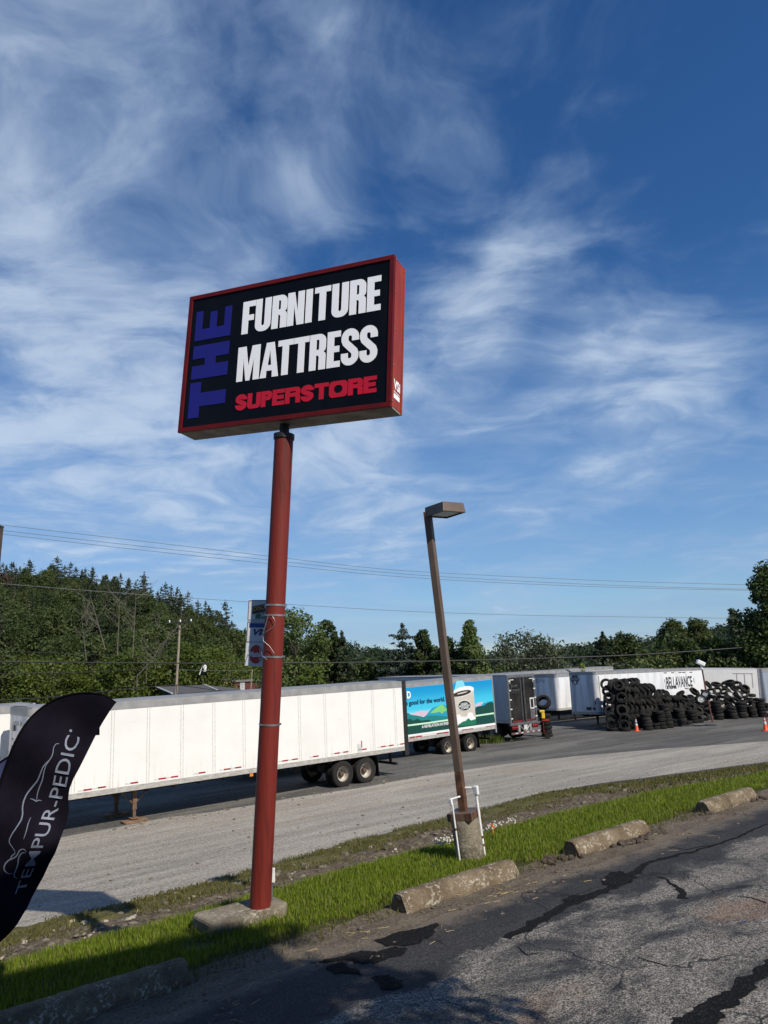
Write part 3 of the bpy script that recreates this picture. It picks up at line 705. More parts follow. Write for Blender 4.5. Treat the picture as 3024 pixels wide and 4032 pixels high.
# ------------------------------------------------------------------ parking lot lamp
def lamp():
    Y0 = 11.1
    bB = at(1857, 3385, Y0); bT = at(1830, 3222, Y0)
    root = empty('lamp_post', bB); tag(root, 'leaning brown shoebox lamp post on a round concrete footing', 'street lamp')
    L = lambda x, y, Y=Y0: at(x, y, Y) - bB
    t = L(1830, 3222); b = Vector((0, 0, 0)); ax = (t - b).normalized()
    mb = MB(); mb.tube([b - ax * .25, b + (t - b) * .33, b + (t - b) * .36, t], [.215, .207, .207, .20], 32); mb.build('footing', M_CONC, root, smooth=40)
    # square steel cover over the base plate
    q = math.radians(-28); ex = Vector((math.cos(q), math.sin(q), .06)); ex = (ex - ax * ex.dot(ax)).normalized(); ey = ax.cross(ex)
    FM = frame(t, ex, ey, ax)
    mb = MB(); mb.box2((-.185, -.185, 0), (.185, .185, .105), FM); mb.build('base_cover', mat('brown_cover', (.16, .105, .07), (.10, .06, .04), scale=5, rough=.5), root, bevel=.006)
    mb = MB(); mb.prism([(.19, -.13), (.19, -.02), (.188, .0), (.19, -.14)], .01, .095, FM); mb.box2((.10, -.19, .004), (.188, -.186, .10), FM); mb.build('rust_patch', M_RUST, root)
    p0 = t + ax * .10; p1 = L(1683, 2015)
    pax = (p1 - p0).normalized(); ex2 = (ex - pax * ex.dot(pax)).normalized(); ey2 = pax.cross(ex2); ln = (p1 - p0).length
    PM = frame(p0, ex2, ey2, pax); h = .052
    mb = MB(); mb.prism([(-h, -h), (h, -h), (h, h), (-h, h)], 0.52, ln, PM); mb.build('pole', M_BROWN, root, bevel=.01)
    mb = MB(); mb.prism([(-h - .001, -h - .001), (h + .001, -h - .001), (h + .001, h + .001), (-h - .001, h + .001)], -.004, 0.52, PM); o = mb.build('rusted_pole_foot', M_RUST, root, bevel=.01); o['label'] = 'rusted foot of the pole'
    mb = MB()
    for i in range(9):
        z = .52 + i * .05; w = .035 * (1 - i / 9) ; mb.box2((h + .0005, -h + .02, z), (h + .0025, -h + .02 + w, z + .05), PM)
    mb.box2((h + .0005, -.02, 2.9), (h + .0025, .005, 3.35), PM); mb.build('rust_streak', M_RUST, root)
    # head: corners of the bottom rim, lifted from the picture onto one tilted plane through the pole top
    zc = at(1672, 2037, Y0).z
    def on(x, y): d = ray(x, y); s = zc / d.z; return d * s - bB
    Lc, Fc, Rc = on(1672, 2037), on(1745, 2012), on(1807, 2025.5)
    e1 = Fc - Lc; e2 = Rc - Fc
    e1u = e1.normalized(); e2u = (e2 - e1u * e2.dot(e1u)).normalized(); up = e1u.cross(e2u)
    if up.z < 0: up = -up
    a, c = min(e1.length, .62), min(e2.length, .42)
    a, c = max(a, .45), max(c, .33)
    HM = frame(Lc, e1u, e2u, up)
    mb = MB(); hh = .155
    i = .03
    mb.add([(0, 0, 0), (a, 0, 0), (a, c, 0), (0, c, 0), (.0, .01, hh), (a - .02, .02, hh), (a - .02, c - .02, hh), (0, c - .01, hh),
            (i, i, 0), (a - i, i, 0), (a - i, c - i, 0), (i, c - i, 0)],
           [(0, 1, 5, 4), (1, 2, 6, 5), (2, 3, 7, 6), (3, 0, 4, 7), (4, 5, 6, 7), (0, 8, 9, 1), (1, 9, 10, 2), (2, 10, 11, 3), (3, 11, 8, 0)], HM)
    mb.build('lamp_head', M_BROWN, root, bevel=.012)
    mb = MB(); mb.box2((i - .01, i - .01, .012), (a - i + .01, c - i + .01, .02), HM); mb.build('lens', mat('dusty_lens', (.10, .11, .09), (.06, .07, .06), scale=6, rough=.25), root)
    # two white conduits with junction boxes
    def conduit(bot, top, bx0, bx1, arm, r_, Yc):
        cb, ct = L(*bot, Yc), L(*top, Yc)
        d = (ct - cb).normalized()
        mb = MB(); mb.tube([cb - d * .12, ct], r_, 14); o = mb.build('conduit', M_PVC, root, smooth=50)
        jb, jt = L(*bx0, Yc), L(*bx1, Yc)
        dz = (jt - jb).normalized(); dx = (Vector((.8, -.6, 0)) - dz * Vector((.8, -.6, 0)).dot(dz)).normalized()
        mb = MB(); mb.box2((-r_ * 1.9, -r_ * 1.5, -.0), (r_ * 1.9, r_ * 1.5, (jt - jb).length), frame(jb, dx, dz.cross(dx), dz)); mb.build('junction_box', M_PVC, root, bevel=.012)
        s, e = L(*arm[0], Yc), L(*arm[1], Y0)
        mb = MB(); mb.tube([s, s.lerp(e, .55)], r_ * .8, 12); mb.tube([s.lerp(e, .5), e], r_ * 1.05, 12); mb.build('elbow_arm', M_PVC, root, smooth=50)
        return cb, ct, r_
    A = conduit((1812, 3398), (1781, 3168), (1778, 3172), (1773, 3144), ((1778, 3146), (1820, 3134)), .0125, 10.93)
    B = conduit((1908, 3367), (1875, 3128), (1877, 3130), (1872, 3094), ((1872, 3102), (1832, 3103)), .0185, 11.03)
    for (cb, ct, r_), ts in ((A, (.575,)), (B, (.30, .17))):
        for q_ in ts:
            p = cb.lerp(ct, q_); d = (ct - cb).normalized(); mb = MB(); mb.tube([p - d * .014, p + d * .014], r_ * 1.5, 14); mb.box(tuple(p + Vector((-.035, .02, 0))), (.07, .012, .02)); mb.build('pipe_clamp', M_RUST, root, smooth=40)
lamp()

# ------------------------------------------------------------------ concrete wheel stops
def wheel_stop():
    root_l = []
    spots = [(1.20, 3.06, 'mostly shaded concrete wheel stop below the sign, cut off by the picture edge', 3), (5.55, 7.40, 'mottled concrete wheel stop right in front of the lamp footing', 1),
             (8.60, 10.33, 'concrete wheel stop with soil heaped at its end, just right of the mottled one', 2), (12.08, 13.75, 'farthest concrete wheel stop by the grass, beyond the lamp post', 4)]
    for u0, u1, label, seed in spots:
        r_ = random.Random(seed); n = 60; V = []; prof = [(0, 0), (0, .075), (.012, .105), (.062, .192), (.082, .212), (.105, .219), (.185, .220), (.206, .212), (.224, .192), (.270, .105), (.28, .075), (.28, 0)]
        for i in range(n + 1):
            u = lerp(u0, u1, i / n); e = min(i, n - i); cut = [.012, .003, .0][e] if e < 3 else 0
            for (a, z) in prof:
                k = .004 * mnoise.noise(Vector((u * 5, a * 14, z * 14 + seed))) + .006 * mnoise.noise(Vector((u * 17, a * 30, z * 30 + seed)))
                zz = z - cut * (1 if z > .1 else 0) + k
                if a == 0 and z == 0 and abs(u - lerp(u0, u1, .62)) < .18: zz += .03
                V.append((u, 6.755 + a + cut * (.5 - a / .28) + k, -.03 + zz + Z(u, 6.9)))
        m = len(prof); F = [(i * m + j, (i + 1) * m + j, (i + 1) * m + j + 1, i * m + j + 1) for i in range(n) for j in range(m - 1)]
        mb = MB(); mb.add(V, F); mb.f += [list(range(m))[::-1][::-1], list(range(n * m, n * m + m))[::-1]]; mb.mi += [0, 0]
        o = mb.build('wheel_stop', M_CONC2, smooth=28); o.matrix_world = ROTZ
        tag(o, label, 'wheel stop', 'concrete wheel stops along the lot edge')
wheel_stop()

# ------------------------------------------------------------------ feather flags
def fc(pts): return [(x / 2.212, 2700 + y / 2.212) for x, y in pts]
def poly_at(pts, t):
    """point at fraction t of the polyline's length"""
    d = [0]
    for a, b in zip(pts, pts[1:]): d.append(d[-1] + math.hypot(b[0] - a[0], b[1] - a[1]))
    s = t * d[-1]
    for i in range(len(pts) - 1):
        if s <= d[i + 1] or i == len(pts) - 2:
            f = (s - d[i]) / max(1e-6, d[i + 1] - d[i]); return (lerp(pts[i][0], pts[i + 1][0], f), lerp(pts[i][1], pts[i + 1][1], f))
FLY = 6.6
def fl_pt(x, y, lift=0.0, Y=None):
    """a point of the flag cloth: its own standing plane with soft folds"""
    Y = Y or FLY
    w = .045 * math.sin((x * 1.1 + y * .45) / 95.0) + .03 * math.sin((y - x * .6) / 60.0 + 1.0)
    w += .05 * math.exp(-((x - 250 + (y - 3100) * .25) / 60.0) ** 2)
    return at(x, y, Y + w - lift)
LEFT = [(-175, 2420), (-165, 2100), (-150, 1800), (-120, 1400), (-70, 1100), (0, 860), (50, 710), (105, 560), (150, 460), (200, 370), (260, 290), (330, 220), (400, 165), (480, 120), (550, 92), (620, 75), (690, 63), (760, 60), (820, 65), (880, 75), (920, 90), (960, 110), (1012, 148)]
RIGHT = [(-150, 2440), (-60, 2290), (0, 2232), (40, 2200), (100, 2140), (150, 2080), (190, 2010), (240, 1930), (280, 1840), (330, 1750), (380, 1660), (430, 1550), (480, 1460), (510, 1380), (550, 1270), (585, 1170), (600, 1080), (595, 980), (605, 900), (640, 810), (690, 720), (760, 580), (830, 440), (868, 365), (900, 310), (960, 215), (1005, 155)]
def flag(name, label, shift, Y, bands=None):
    sx, sy = shift
    Lp = [(x + sx, y + sy) for x, y in fc(LEFT)]; Rp = [(x + sx, y + sy) for x, y in fc(RIGHT)]
    base = at(-96 + sx, 3860 + sy * .3, Y); u, v = uv_of(base); base.z = Z(u, v)
    root = empty(name, base); tag(root, label, 'feather flag', 'feather flags on the grass')
    cloth = mat('dark_purple_cloth', (.0055, .0040, .0095), (.008, .006, .013), scale=5, rough=.85, bump=.1, spec=.12)
    sl_m = mat('black_sleeve', (.003, .003, .004), rough=.9, spec=.1)
    nt, ns = 90, 22
    mb = MB()
    if bands: mb.cur = 0
    for side in (0, 1):
        V = []
        for i in range(nt + 1):
            a = poly_at(Lp, i / nt); b = poly_at(Rp, i / nt)
            for j in range(ns + 1):
                x, y = lerp(a[0], b[0], j / ns), lerp(a[1], b[1], j / ns)
                V.append(fl_pt(x - sx, y - sy, side * .003, Y) - fl_pt(0, 3000, 0, Y) + at(sx, 3000 + sy, Y) - base if shift != (0, 0) else fl_pt(x, y, side * .003, Y) - base)
        n = ns + 1
        F = [(i * n + j, i * n + j + 1, (i + 1) * n + j + 1, (i + 1) * n + j) for i in range(nt) for j in range(ns)]
        if side == 0: F = [f[::-1] for f in F]
        k = len(mb.v); mb.add(V, F)
        if bands:
            for q in range(len(F)):
                i, j = divmod(q, ns); mb.mi[-len(F) + q] = bands(i / nt, j / ns)
    ms = [cloth, mat('flag_blue', (.035, .045, .13), rough=.75), mat('flag_red', (.32, .02, .018), rough=.75)] if bands else cloth
    mb.build('cloth', ms, root, smooth=180)
    mb = MB(); pts = [at(-96 + sx, 3990 + sy, Y) - base] + [(fl_pt(*p, 0, Y) if shift == (0, 0) else fl_pt(p[0] - sx, p[1] - sy, 0, Y) - fl_pt(0, 3000, 0, Y) + at(sx, 3000 + sy, Y)) - base for p in (poly_at(Lp, i / 40) for i in range(0, 41))]
    mb.tube(pts, [.016] * 20 + [lerp(.016, .006, i / 21) for i in range(22)], 10); mb.build('sleeve', sl_m, root, smooth=70)
    return root, base
fl, FB = flag('feather_flag', 'dark purple feather flag with silver lettering in front of the white trailer', (0, 0), FLY)
flag('feather_flag', 'red and blue feather flag just showing behind the purple flag', (-178, 228), 7.1, lambda t, s: 1 if t + s * .12 > .60 else 2)
def flag_print():
    silver = mat('silver_print', (.22, .25, .32), (.18, .21, .28), scale=6, rough=.6)
    # small stitched tab on the flag's free edge
    mb = MB(); q = [(832, 432), (868, 430), (868, 362), (820, 380)]
    mb.add([fl_pt(*p, .002) - FB for p in fc(q)] + [fl_pt(*p, -.004) - FB for p in fc(q)], [(0, 1, 2, 3), (7, 6, 5, 4), (0, 4, 5, 1), (1, 5, 6, 2), (2, 6, 7, 3), (3, 7, 4, 0)]); mb.build('tab', MATS['black_sleeve'], fl)
    base = fc([(212, 1800), (255, 1685), (300, 1580), (352, 1450), (405, 1330), (450, 1215), (500, 1095), (540, 985), (575, 885), (597, 775), (622, 680), (655, 572), (700, 450)])
    top = fc([(128, 1815), (178, 1670), (218, 1560), (268, 1400), (312, 1270), (350, 1170), (398, 1045), (435, 930), (458, 850), (482, 720), (512, 635), (553, 525), (580, 425)])
    V, F, w, h = text_mesh('TEMPUR-PEDIC', 1.0, .002)
    # split long faces first so that the word can bend with the cloth
    bm = bmesh.new(); bv = [bm.verts.new(v) for v in V]
    for f in F:
        try: bm.faces.new([bv[i] for i in f])
        except ValueError: pass
    n = [v.co.x for v in bm.verts]
    for k in range(1, 60):
        bmesh.ops.bisect_plane(bm, geom=bm.verts[:] + bm.edges[:] + bm.faces[:], plane_co=(w * k / 60, 0, 0), plane_no=(1, 0, 0))
    bm.verts.ensure_lookup_table(); bm.verts.index_update()
    cuts = [0, .094, .18, .295, .388, .486, .60, .655, .735, .815, .905, .935, 1.0]
    out = []
    for v in bm.verts:
        f = v.co.x / w
        a, b = poly_at(base, f), poly_at(top, f); g = v.co.y / .70
        out.append(fl_pt(lerp(a[0], b[0], g), lerp(a[1], b[1], g), .0065 + (.002 if v.co.z > 0 else 0)) - FB)
    mb = MB(); mb.add(out, [[v.index for v in f.verts] for f in bm.faces]); bm.free()
    mb.build('lettering', silver, fl)
    mb = MB(); c = fc([(616, 392)])[0]; ring = [(c[0] + 5.5 * math.cos(a * math.pi / 8), c[1] + 5.5 * math.sin(a * math.pi / 8)) for a in range(16)]
    mb.add([fl_pt(*p, .0075) - FB for p in ring], [tuple(range(16))]); mb.build('trademark_dot', silver, fl)
    lines = [([(515, 505), (488, 502), (478, 520), (464, 540), (464, 575), (455, 610), (430, 650), (400, 675), (372, 710), (350, 770), (325, 830), (275, 890), (235, 940), (207, 1000), (195, 1060), (198, 1120), (185, 1170), (150, 1225), (105, 1290), (80, 1340), (80, 1370), (110, 1410), (130, 1440), (132, 1460)], 6),
             ([(430, 655), (400, 690), (382, 750), (370, 820), (345, 880), (325, 940), (318, 1000)], 5), ([(262, 984), (290, 990), (315, 1008), (335, 996), (362, 1002)], 5),
             ([(268, 1145), (245, 1200), (228, 1270), (205, 1338)], 3.5), ([(132, 1460), (105, 1480), (88, 1508)], 5), ([(228, 1447), (215, 1425), (190, 1422), (165, 1440), (148, 1480), (120, 1502), (75, 1520), (45, 1550), (32, 1590), (45, 1620), (75, 1640), (108, 1635)], 6),
             ([(222, 1455), (200, 1452), (178, 1468), (162, 1500), (155, 1560), (140, 1600), (122, 1640), (125, 1670), (150, 1675)], 6)]
    mb = MB()
    for pts, wd in lines:
        P = fc(pts); N = 4 * len(P); q = [poly_at(P, i / N) for i in range(N + 1)]
        for _ in range(2): q = [q[0]] + [((a[0] + 2 * b[0] + c_[0]) / 4, (a[1] + 2 * b[1] + c_[1]) / 4) for a, b, c_ in zip(q, q[1:], q[2:])] + [q[-1]]
        V = []
        for i, p in enumerate(q):
            a, b = q[max(i - 1, 0)], q[min(i + 1, N)]; dx, dy = b[0] - a[0], b[1] - a[1]; d = math.hypot(dx, dy) or 1
            w_ = wd / 2.212 * (.25 + .95 * math.sin(math.pi * (i + .5) / (N + 1)) ** .6) / 1.2
            for s in (-1, 1): V.append(fl_pt(p[0] - s * dy / d * w_, p[1] + s * dx / d * w_, .0075) - FB)
        mb.add(V, [(2 * i, 2 * i + 1, 2 * i + 3, 2 * i + 2) for i in range(N)])
    mb.build('line_drawing', silver, fl)
flag_print()

# ------------------------------------------------------------------ semi-trailers
def trailer_white():
    m = bpy.data.materials.new('trailer_white'); m.use_nodes = True; t = NT(m.node_tree); MATS['trailer_white'] = m
    b = t.n('ShaderNodeBsdfPrincipled'); o = t.n('ShaderNodeOutputMaterial'); t.l(b.outputs[0], o.inputs[0]); b.inputs['Roughness'].default_value = .38
    co = t.n('ShaderNodeTexCoord').outputs['Object']; sp = t.n('ShaderNodeSeparateXYZ'); t.l(co, sp.inputs[0])
    c = t.mix(t.ramp(t.noise(co, .8, 5, .6), .4, .75), (.755, .745, .715), (.70, .69, .655))
    streak = t.noise(t.mapping(co, scale=(3.2, 3.2, .35)), 2.0, 6, .65)
    low = t.math('MULTIPLY', t.ramp(sp.outputs[2], 1.25, 2.1, 1.0, 0.0), t.ramp(streak, .50, .66))
    c = t.mix(t.math('MULTIPLY', low, .35), c, (.42, .38, .32))
    sc_ = t.math('MULTIPLY', t.ramp(t.noise(t.mapping(co, loc=(3, 1, 8), scale=(.5, 1, 4)), 2.4, 7, .7), .64, .72), .35)
    c = t.mix(sc_, c, (.48, .46, .42)); t.l(c, b.inputs['Base Color'])
    bm = t.n('ShaderNodeBump'); bm.inputs['Strength'].default_value = .25; bm.inputs['Distance'].default_value = .03
    t.l(t.noise(t.mapping(co, scale=(1, 1, .5)), 1.6, 2, .5), bm.inputs['Height']); t.l(bm.outputs[0], b.inputs['Normal'])
    return m
M_TRWHITE = trailer_white()
M_TROLD = mat('old_trailer_white', (.74, .75, .76), (.52, .53, .55), scale=1.0, rough=.45, stretch=(1.6, 1.6, .22), lo=.45, hi=.75)
M_TRFRONT = mat('streaked_aluminium', (.70, .71, .73), (.40, .41, .43), scale=1.3, rough=.42, stretch=(1.8, 1.8, .16), lo=.38, hi=.66, metal=.05)
M_RAIL = mat('grey_rail', (.33, .33, .32), (.25, .25, .25), scale=2, rough=.5, metal=.2)
M_RAILB = mat('dirty_rail', (.44, .43, .40), (.30, .285, .26), scale=5, rough=.6, stretch=(1, 1, 3))
M_SEAM = mat('rivet_seam', (.40, .385, .35), (.62, .61, .58), scale=22, rough=.5, lo=.42, hi=.58)
M_ROOF = mat('trailer_roof', (.25, .255, .265), (.18, .185, .195), scale=1, rough=.55)
M_UNDERF = mat('black_chassis', (.014, .013, .012), (.022, .020, .018), scale=5, rough=.7)
def rubber():
    m = bpy.data.materials.new('tyre_rubber'); m.use_nodes = True; t = NT(m.node_tree); MATS['tyre_rubber'] = m
    b = t.n('ShaderNodeBsdfPrincipled'); o = t.n('ShaderNodeOutputMaterial'); t.l(b.outputs[0], o.inputs[0]); b.inputs['Roughness'].default_value = .85; b.inputs['Specular IOR Level'].default_value = .2
    co = t.n('ShaderNodeTexCoord').outputs['Object']; oi = t.n('ShaderNodeObjectInfo').outputs['Random']
    wn = t.n('ShaderNodeTexWhiteNoise', noise_dimensions='1D'); t.l(oi, wn.inputs['W'])
    c = t.mix(t.math('POWER', oi, 2.0), (.011, .011, .011), (.030, .029, .027))
    dust = t.math('MULTIPLY', t.ramp(t.noise(co, 3.5, 5, .65), .50, .72), wn.outputs[0])
    c = t.mix(t.math('MULTIPLY', dust, .55), c, (.060, .055, .046)); t.l(c, b.inputs['Base Color'])
    bm = t.n('ShaderNodeBump'); bm.inputs['Strength'].default_value = .35; bm.inputs['Distance'].default_value = .02; t.l(t.noise(co, 38, 3, .6), bm.inputs['Height']); t.l(bm.outputs[0], b.inputs['Normal'])
    return m
M_TYRE = rubber()
M_RIMW = mat('white_rim', (.56, .54, .48), (.30, .25, .19), scale=4, rough=.5)
M_REDREF = mat('red_reflector', (.33, .008, .02), rough=.4)
M_WHITEREF = mat('white_reflector', (.62, .62, .60), rough=.4)
M_RUSTLEG = mat('rusty_leg', (.20, .125, .07), (.10, .06, .04), scale=6, rough=.8)
M_WOOD = mat('old_wood_plank', (.28, .17, .09), (.14, .085, .05), scale=4, rough=.85, stretch=(1, 6, 1))
M_AMBER = mat('amber_lens', (.7, .22, .01), rough=.3)

def wheel_mesh():
    n = 40
    tp = [(.285, -.11), (.30, -.125), (.36, -.138), (.46, -.140), (.500, -.125), (.512, -.10), (.515, 0), (.512, .10), (.500, .125), (.46, .140), (.36, .138), (.30, .125), (.285, .11)]
    t = MB(); t.lathe(tp, n, closed=True)
    for k in range(5):                                             # tread grooves as proud ribs
        y = -.088 + k * .044; t.lathe([(.514, y - .014), (.524, y - .012), (.524, y + .012), (.514, y + .014)], n, closed=True)
    rp = [(.300, .130), (.312, .122), (.292, .108), (.272, .06), (.262, -.06), (.235, -.10), (.17, -.11), (.135, -.095), (.130, -.05)]
    rim = MB(); rim.lathe(rp, n, cap=False)
    for k in range(5):
        a = k * 2 * math.pi / 5; rim.lathe([(.034, 0), (.034, .003)], 10, Matrix.Translation((.205 * math.cos(a), .205 * math.sin(a), -.108)))
    hub = MB(); hub.lathe([(.11, -.10), (.11, -.01), (.085, .05), (.04, .065)], 20)
    for k in range(10):
        a = k * 2 * math.pi / 10; hub.tube([(.148 * math.cos(a), .148 * math.sin(a), -.11), (.148 * math.cos(a), .148 * math.sin(a), -.06)], .017, 6)
    return t, rim, hub
WH = None
def wheel(parent, x, y, z, near=True, rim_m=None):
    """wheel lying with its axle along the trailer's y; the dish faces the near side"""
    global WH
    if WH is None:
        t, r, h = wheel_mesh()
        WH = [t.build('tyre', M_TYRE, smooth=35), r.build('rim', M_RIMW, smooth=40), h.build('hub', mat('hub_iron', (.12, .075, .05), (.045, .032, .026), scale=8, rough=.7), smooth=40)]
        objs = WH
    else:
        objs = [o.copy() for o in WH]
        for o in objs: COL.objects.link(o)
    e = bpy.data.objects.new('wheel', None); COL.objects.link(e); e.parent = parent
    e.matrix_local = Matrix.Translation((x, y, z)) @ (Matrix.Rotation(math.pi / 2, 4, 'X'))
    for o in objs: o.parent = e; o.matrix_local = Matrix.Identity(4)
    return e

def rfoot(L, Wd, r, e=0.0):
    """outline of the box with rounded front corners (front at x = 0)"""
    return [(r + 0 - e * 0, -e)] + [] if False else ([(L + 0, -e), (L + 0, Wd + e)] + arc(r, Wd - r, r + e, 90, 180, 6) + arc(r, r, r + e, 180, 270, 6))
def corners(x0, y0, Y0, x1, y1, Y1, L=None):
    """near top corners of a trailer: front and rear; a longer trailer is stretched back from its rear end"""
    a, b = at(x0, y0, Y0), at(x1, y1, Y1); d = b - a
    yaw = math.atan2(d.x, d.y); ln = Vector((d.x, d.y)).length; tilt = d.z / ln
    if L: a = b - d * (L / ln); ln = L
    return (a.x, a.y), yaw, ln, a.z, tilt
class Trailer:
    def __init__(s, name, label, F, yaw, L, zg, H, Wd=2.59, zb=1.10, body=None, front=None, group='parked semi-trailers', tilt=0.0, r=.16, rail=None, seams=True, top=.30):
        s.L, s.H, s.W, s.zb = L, H, Wd, zb
        a = Vector((math.sin(yaw), math.cos(yaw), tilt)).normalized(); n = Vector((-math.cos(yaw), math.sin(yaw), 0)); z = a.cross(n)
        s.M = frame((F[0], F[1], zg), a, n, z); s.Mi = s.M.inverted()
        s.root = empty(name, mw=s.M); tag(s.root, label, 'trailer', group)
        body = body or M_TRWHITE; rail = rail or M_RAIL
        mb = MB(); mb.prism(rfoot(L, Wd, r), zb + .17, H - top); 
        if front: 
            mb.mi = [1 if (sum(mb.v[i].x for i in f) / len(f)) < r * 1.02 else 0 for f in mb.f]
        mb.build('body', [body, front] if front else body, s.root, smooth=45)
        mb = MB(); mb.prism(rfoot(L, Wd, r, .012), H - top + .002, H - .03); mb.build('top_rail', rail, s.root, smooth=45)
        mb = MB(); c = Wd / 2
        xs = [.05, L - .02]; ys = [.012, .5, c, Wd - .5, Wd - .012]; zs = [0, .03, .04, .03, 0]
        V = [(x, y, H - .028 + z) for x in xs for y, z in zip(ys, zs)]; V += [(x, y, H - .029) for x in xs for y in (ys[0], ys[-1])]
        mb.add(V, [(i, i + 1, 6 + i, 5 + i)[::-1] for i in range(4)] + [(0, 1, 2, 3, 4, 11, 10)[::1], (9, 8, 7, 6, 5, 12, 13)]); mb.build('roof', M_ROOF, s.root)
        mb = MB(); mb.prism(rfoot(L, Wd, r, .010), zb, zb + .165)
        mb.build('bottom_rail', M_RAILB, s.root, smooth=45)
        if seams:
            mb = MB(); k = 0
            x = L - .45
            while x > .5:
                for dx in (-.045, .045): mb.box2((x + dx - .011, -.004, zb + .2), (x + dx + .011, -.0005, H - top - .02))
                x -= 1.24
            mb.build('rivet_seam', M_SEAM, s.root)
        mb = MB(); mb.box2((.3, .9, zb - .18), (L - .2, 1.05, zb - .01)); mb.box2((.3, Wd - 1.05, zb - .18), (L - .2, Wd - .9, zb - .01)); mb.box2((1.0, .2, zb - .12), (1.1, Wd - .2, zb - .005))
        for i in range(12): mb.box2((2 + i * (L - 4) / 12, .1, zb - .10), (2.08 + i * (L - 4) / 12, Wd - .1, zb - .004))
        mb.build('chassis', M_UNDERF, s.root)
    def side(s, px, py, y=0.0):
        """where a pixel of the photograph meets the near side"""
        o = s.Mi @ Vector((0, 0, 0)); d = (s.Mi.to_3x3() @ ray(px, py)); t = (y - o.y) / d.y
        p = o + d * t; return p.x, p.z
    def end(s, px, py, x=0.0):
        o = s.Mi @ Vector((0, 0, 0)); d = (s.Mi.to_3x3() @ ray(px, py)); t = (x - o.x) / d.x
        p = o + d * t; return p.y, p.z
    def wheels(s, xs, flap=True, bogie=True, rz=.515):
        for x in xs:
            wheel(s.root, x, .16, rz)
            e = wheel(s.root, x, .48, rz)
            wheel(s.root, x, s.W - .2, rz)
        mb = MB()
        for x in xs: mb.tube([(x, .3, rz), (x, s.W - .2, rz)], .07, 10)
        mb.box2((min(xs) - .7, .75, rz + .12), (max(xs) + .7, .9, rz + .38)); mb.box2((min(xs) - .7, s.W - .9, rz + .12), (max(xs) + .7, s.W - .75, rz + .38))
        mb.build('bogie', M_UNDERF, s.root)
        if flap:
            for y in (.08, s.W - .68):
                mb = MB(); x = max(xs) + .66
                mb.add([(x, y, 1.0), (x, y + .6, 1.0), (x + .06, y + .6, .18), (x + .06, y, .18), (x + .015, y, 1.0), (x + .015, y + .6, 1.0), (x + .075, y + .6, .18), (x + .075, y, .18)],
                       [(0, 1, 2, 3), (7, 6, 5, 4), (0, 4, 5, 1), (1, 5, 6, 2), (2, 6, 7, 3), (3, 7, 4, 0)]); mb.build('mud_flap', M_UNDERF, s.root)
    def guard(s, x):
        mb = MB(); mb.box2((x - .05, .15, .52), (x + .05, s.W - .15, .62))
        for y in (.55, s.W - .65): mb.box2((x - .04, y, .62), (x + .04, y + .1, s.zb))
        mb.build('underride_guard', M_UNDERF, s.root)
    def legs(s, x, m=None):
        m = m or M_RUSTLEG
        for y in (.35, s.W - .5):
            lg = MB(); lg.box2((x - .07, y, .42), (x + .07, y + .14, s.zb)); lg.box2((x - .05, y + .02, .16), (x + .05, y + .12, .42)); lg.box2((x - .15, y - .06, .13), (x + .15, y + .2, .16)); lo_ = lg.build('landing_leg', m, s.root)
            for dx in (-.5, .5):
                b = MB(); b.tube([(x + dx, y + .07, s.zb - .03), (x, y + .07, .58)], .028, 6); b.build('brace', m, lo_)
            pb = MB(); pb.box2((x - .42, y - .14, .05), (x + .40, y + .2, .09)); pb.box2((x - .36, y - .2, .0), (x + .44, y + .1, .05)); pb.build('plank', M_WOOD, lo_)
    def reflector(s, px, py, w=.27, h=.05, vert=False, white=True):
        x, z = s.side(px, py); 
        if vert: w, h = h, w
        mb = MB(); mb.box2((x - w / 2, -.006, z - h / 2), (x + w / 2, -.001, z + h / 2)); mb.build('red_reflector', M_REDREF, s.root)
        if white and not vert:
            mb = MB(); mb.box2((x - w * 1.15, -.006, z - h / 2), (x - w * .56, -.001, z + h / 2)); mb.build('white_reflector', M_WHITEREF, s.root)
    def rear_frame(s, m, dp=.10):
        mb = MB(); L, Wd = s.L, s.W
        mb.box2((L + .002, -.014, s.zb - .22), (L + dp, .12, s.H)); mb.box2((L + .002, Wd - .12, s.zb - .22), (L + dp, Wd + .014, s.H))
        mb.box2((L + .002, .12, s.H - .22), (L + .10, Wd - .12, s.H)); mb.box2((L + .002, .12, s.zb - .06), (L + .12, Wd - .12, s.zb + .17))
        mb.build('rear_frame', m, s.root, bevel=.008)
        mb = MB(); mb.box2((L + .01, .12, s.zb + .17), (L + .06, Wd / 2 - .004, s.H - .22)); mb.build('door', M_TRWHITE, s.root)
        mb = MB(); mb.box2((L + .01, Wd / 2 + .004, s.zb + .17), (L + .06, Wd - .12, s.H - .22)); mb.build('door', M_TRWHITE, s.root)
def cpx(off, sc): return lambda x, y: (off[0] + x / sc, off[1] + y / sc)

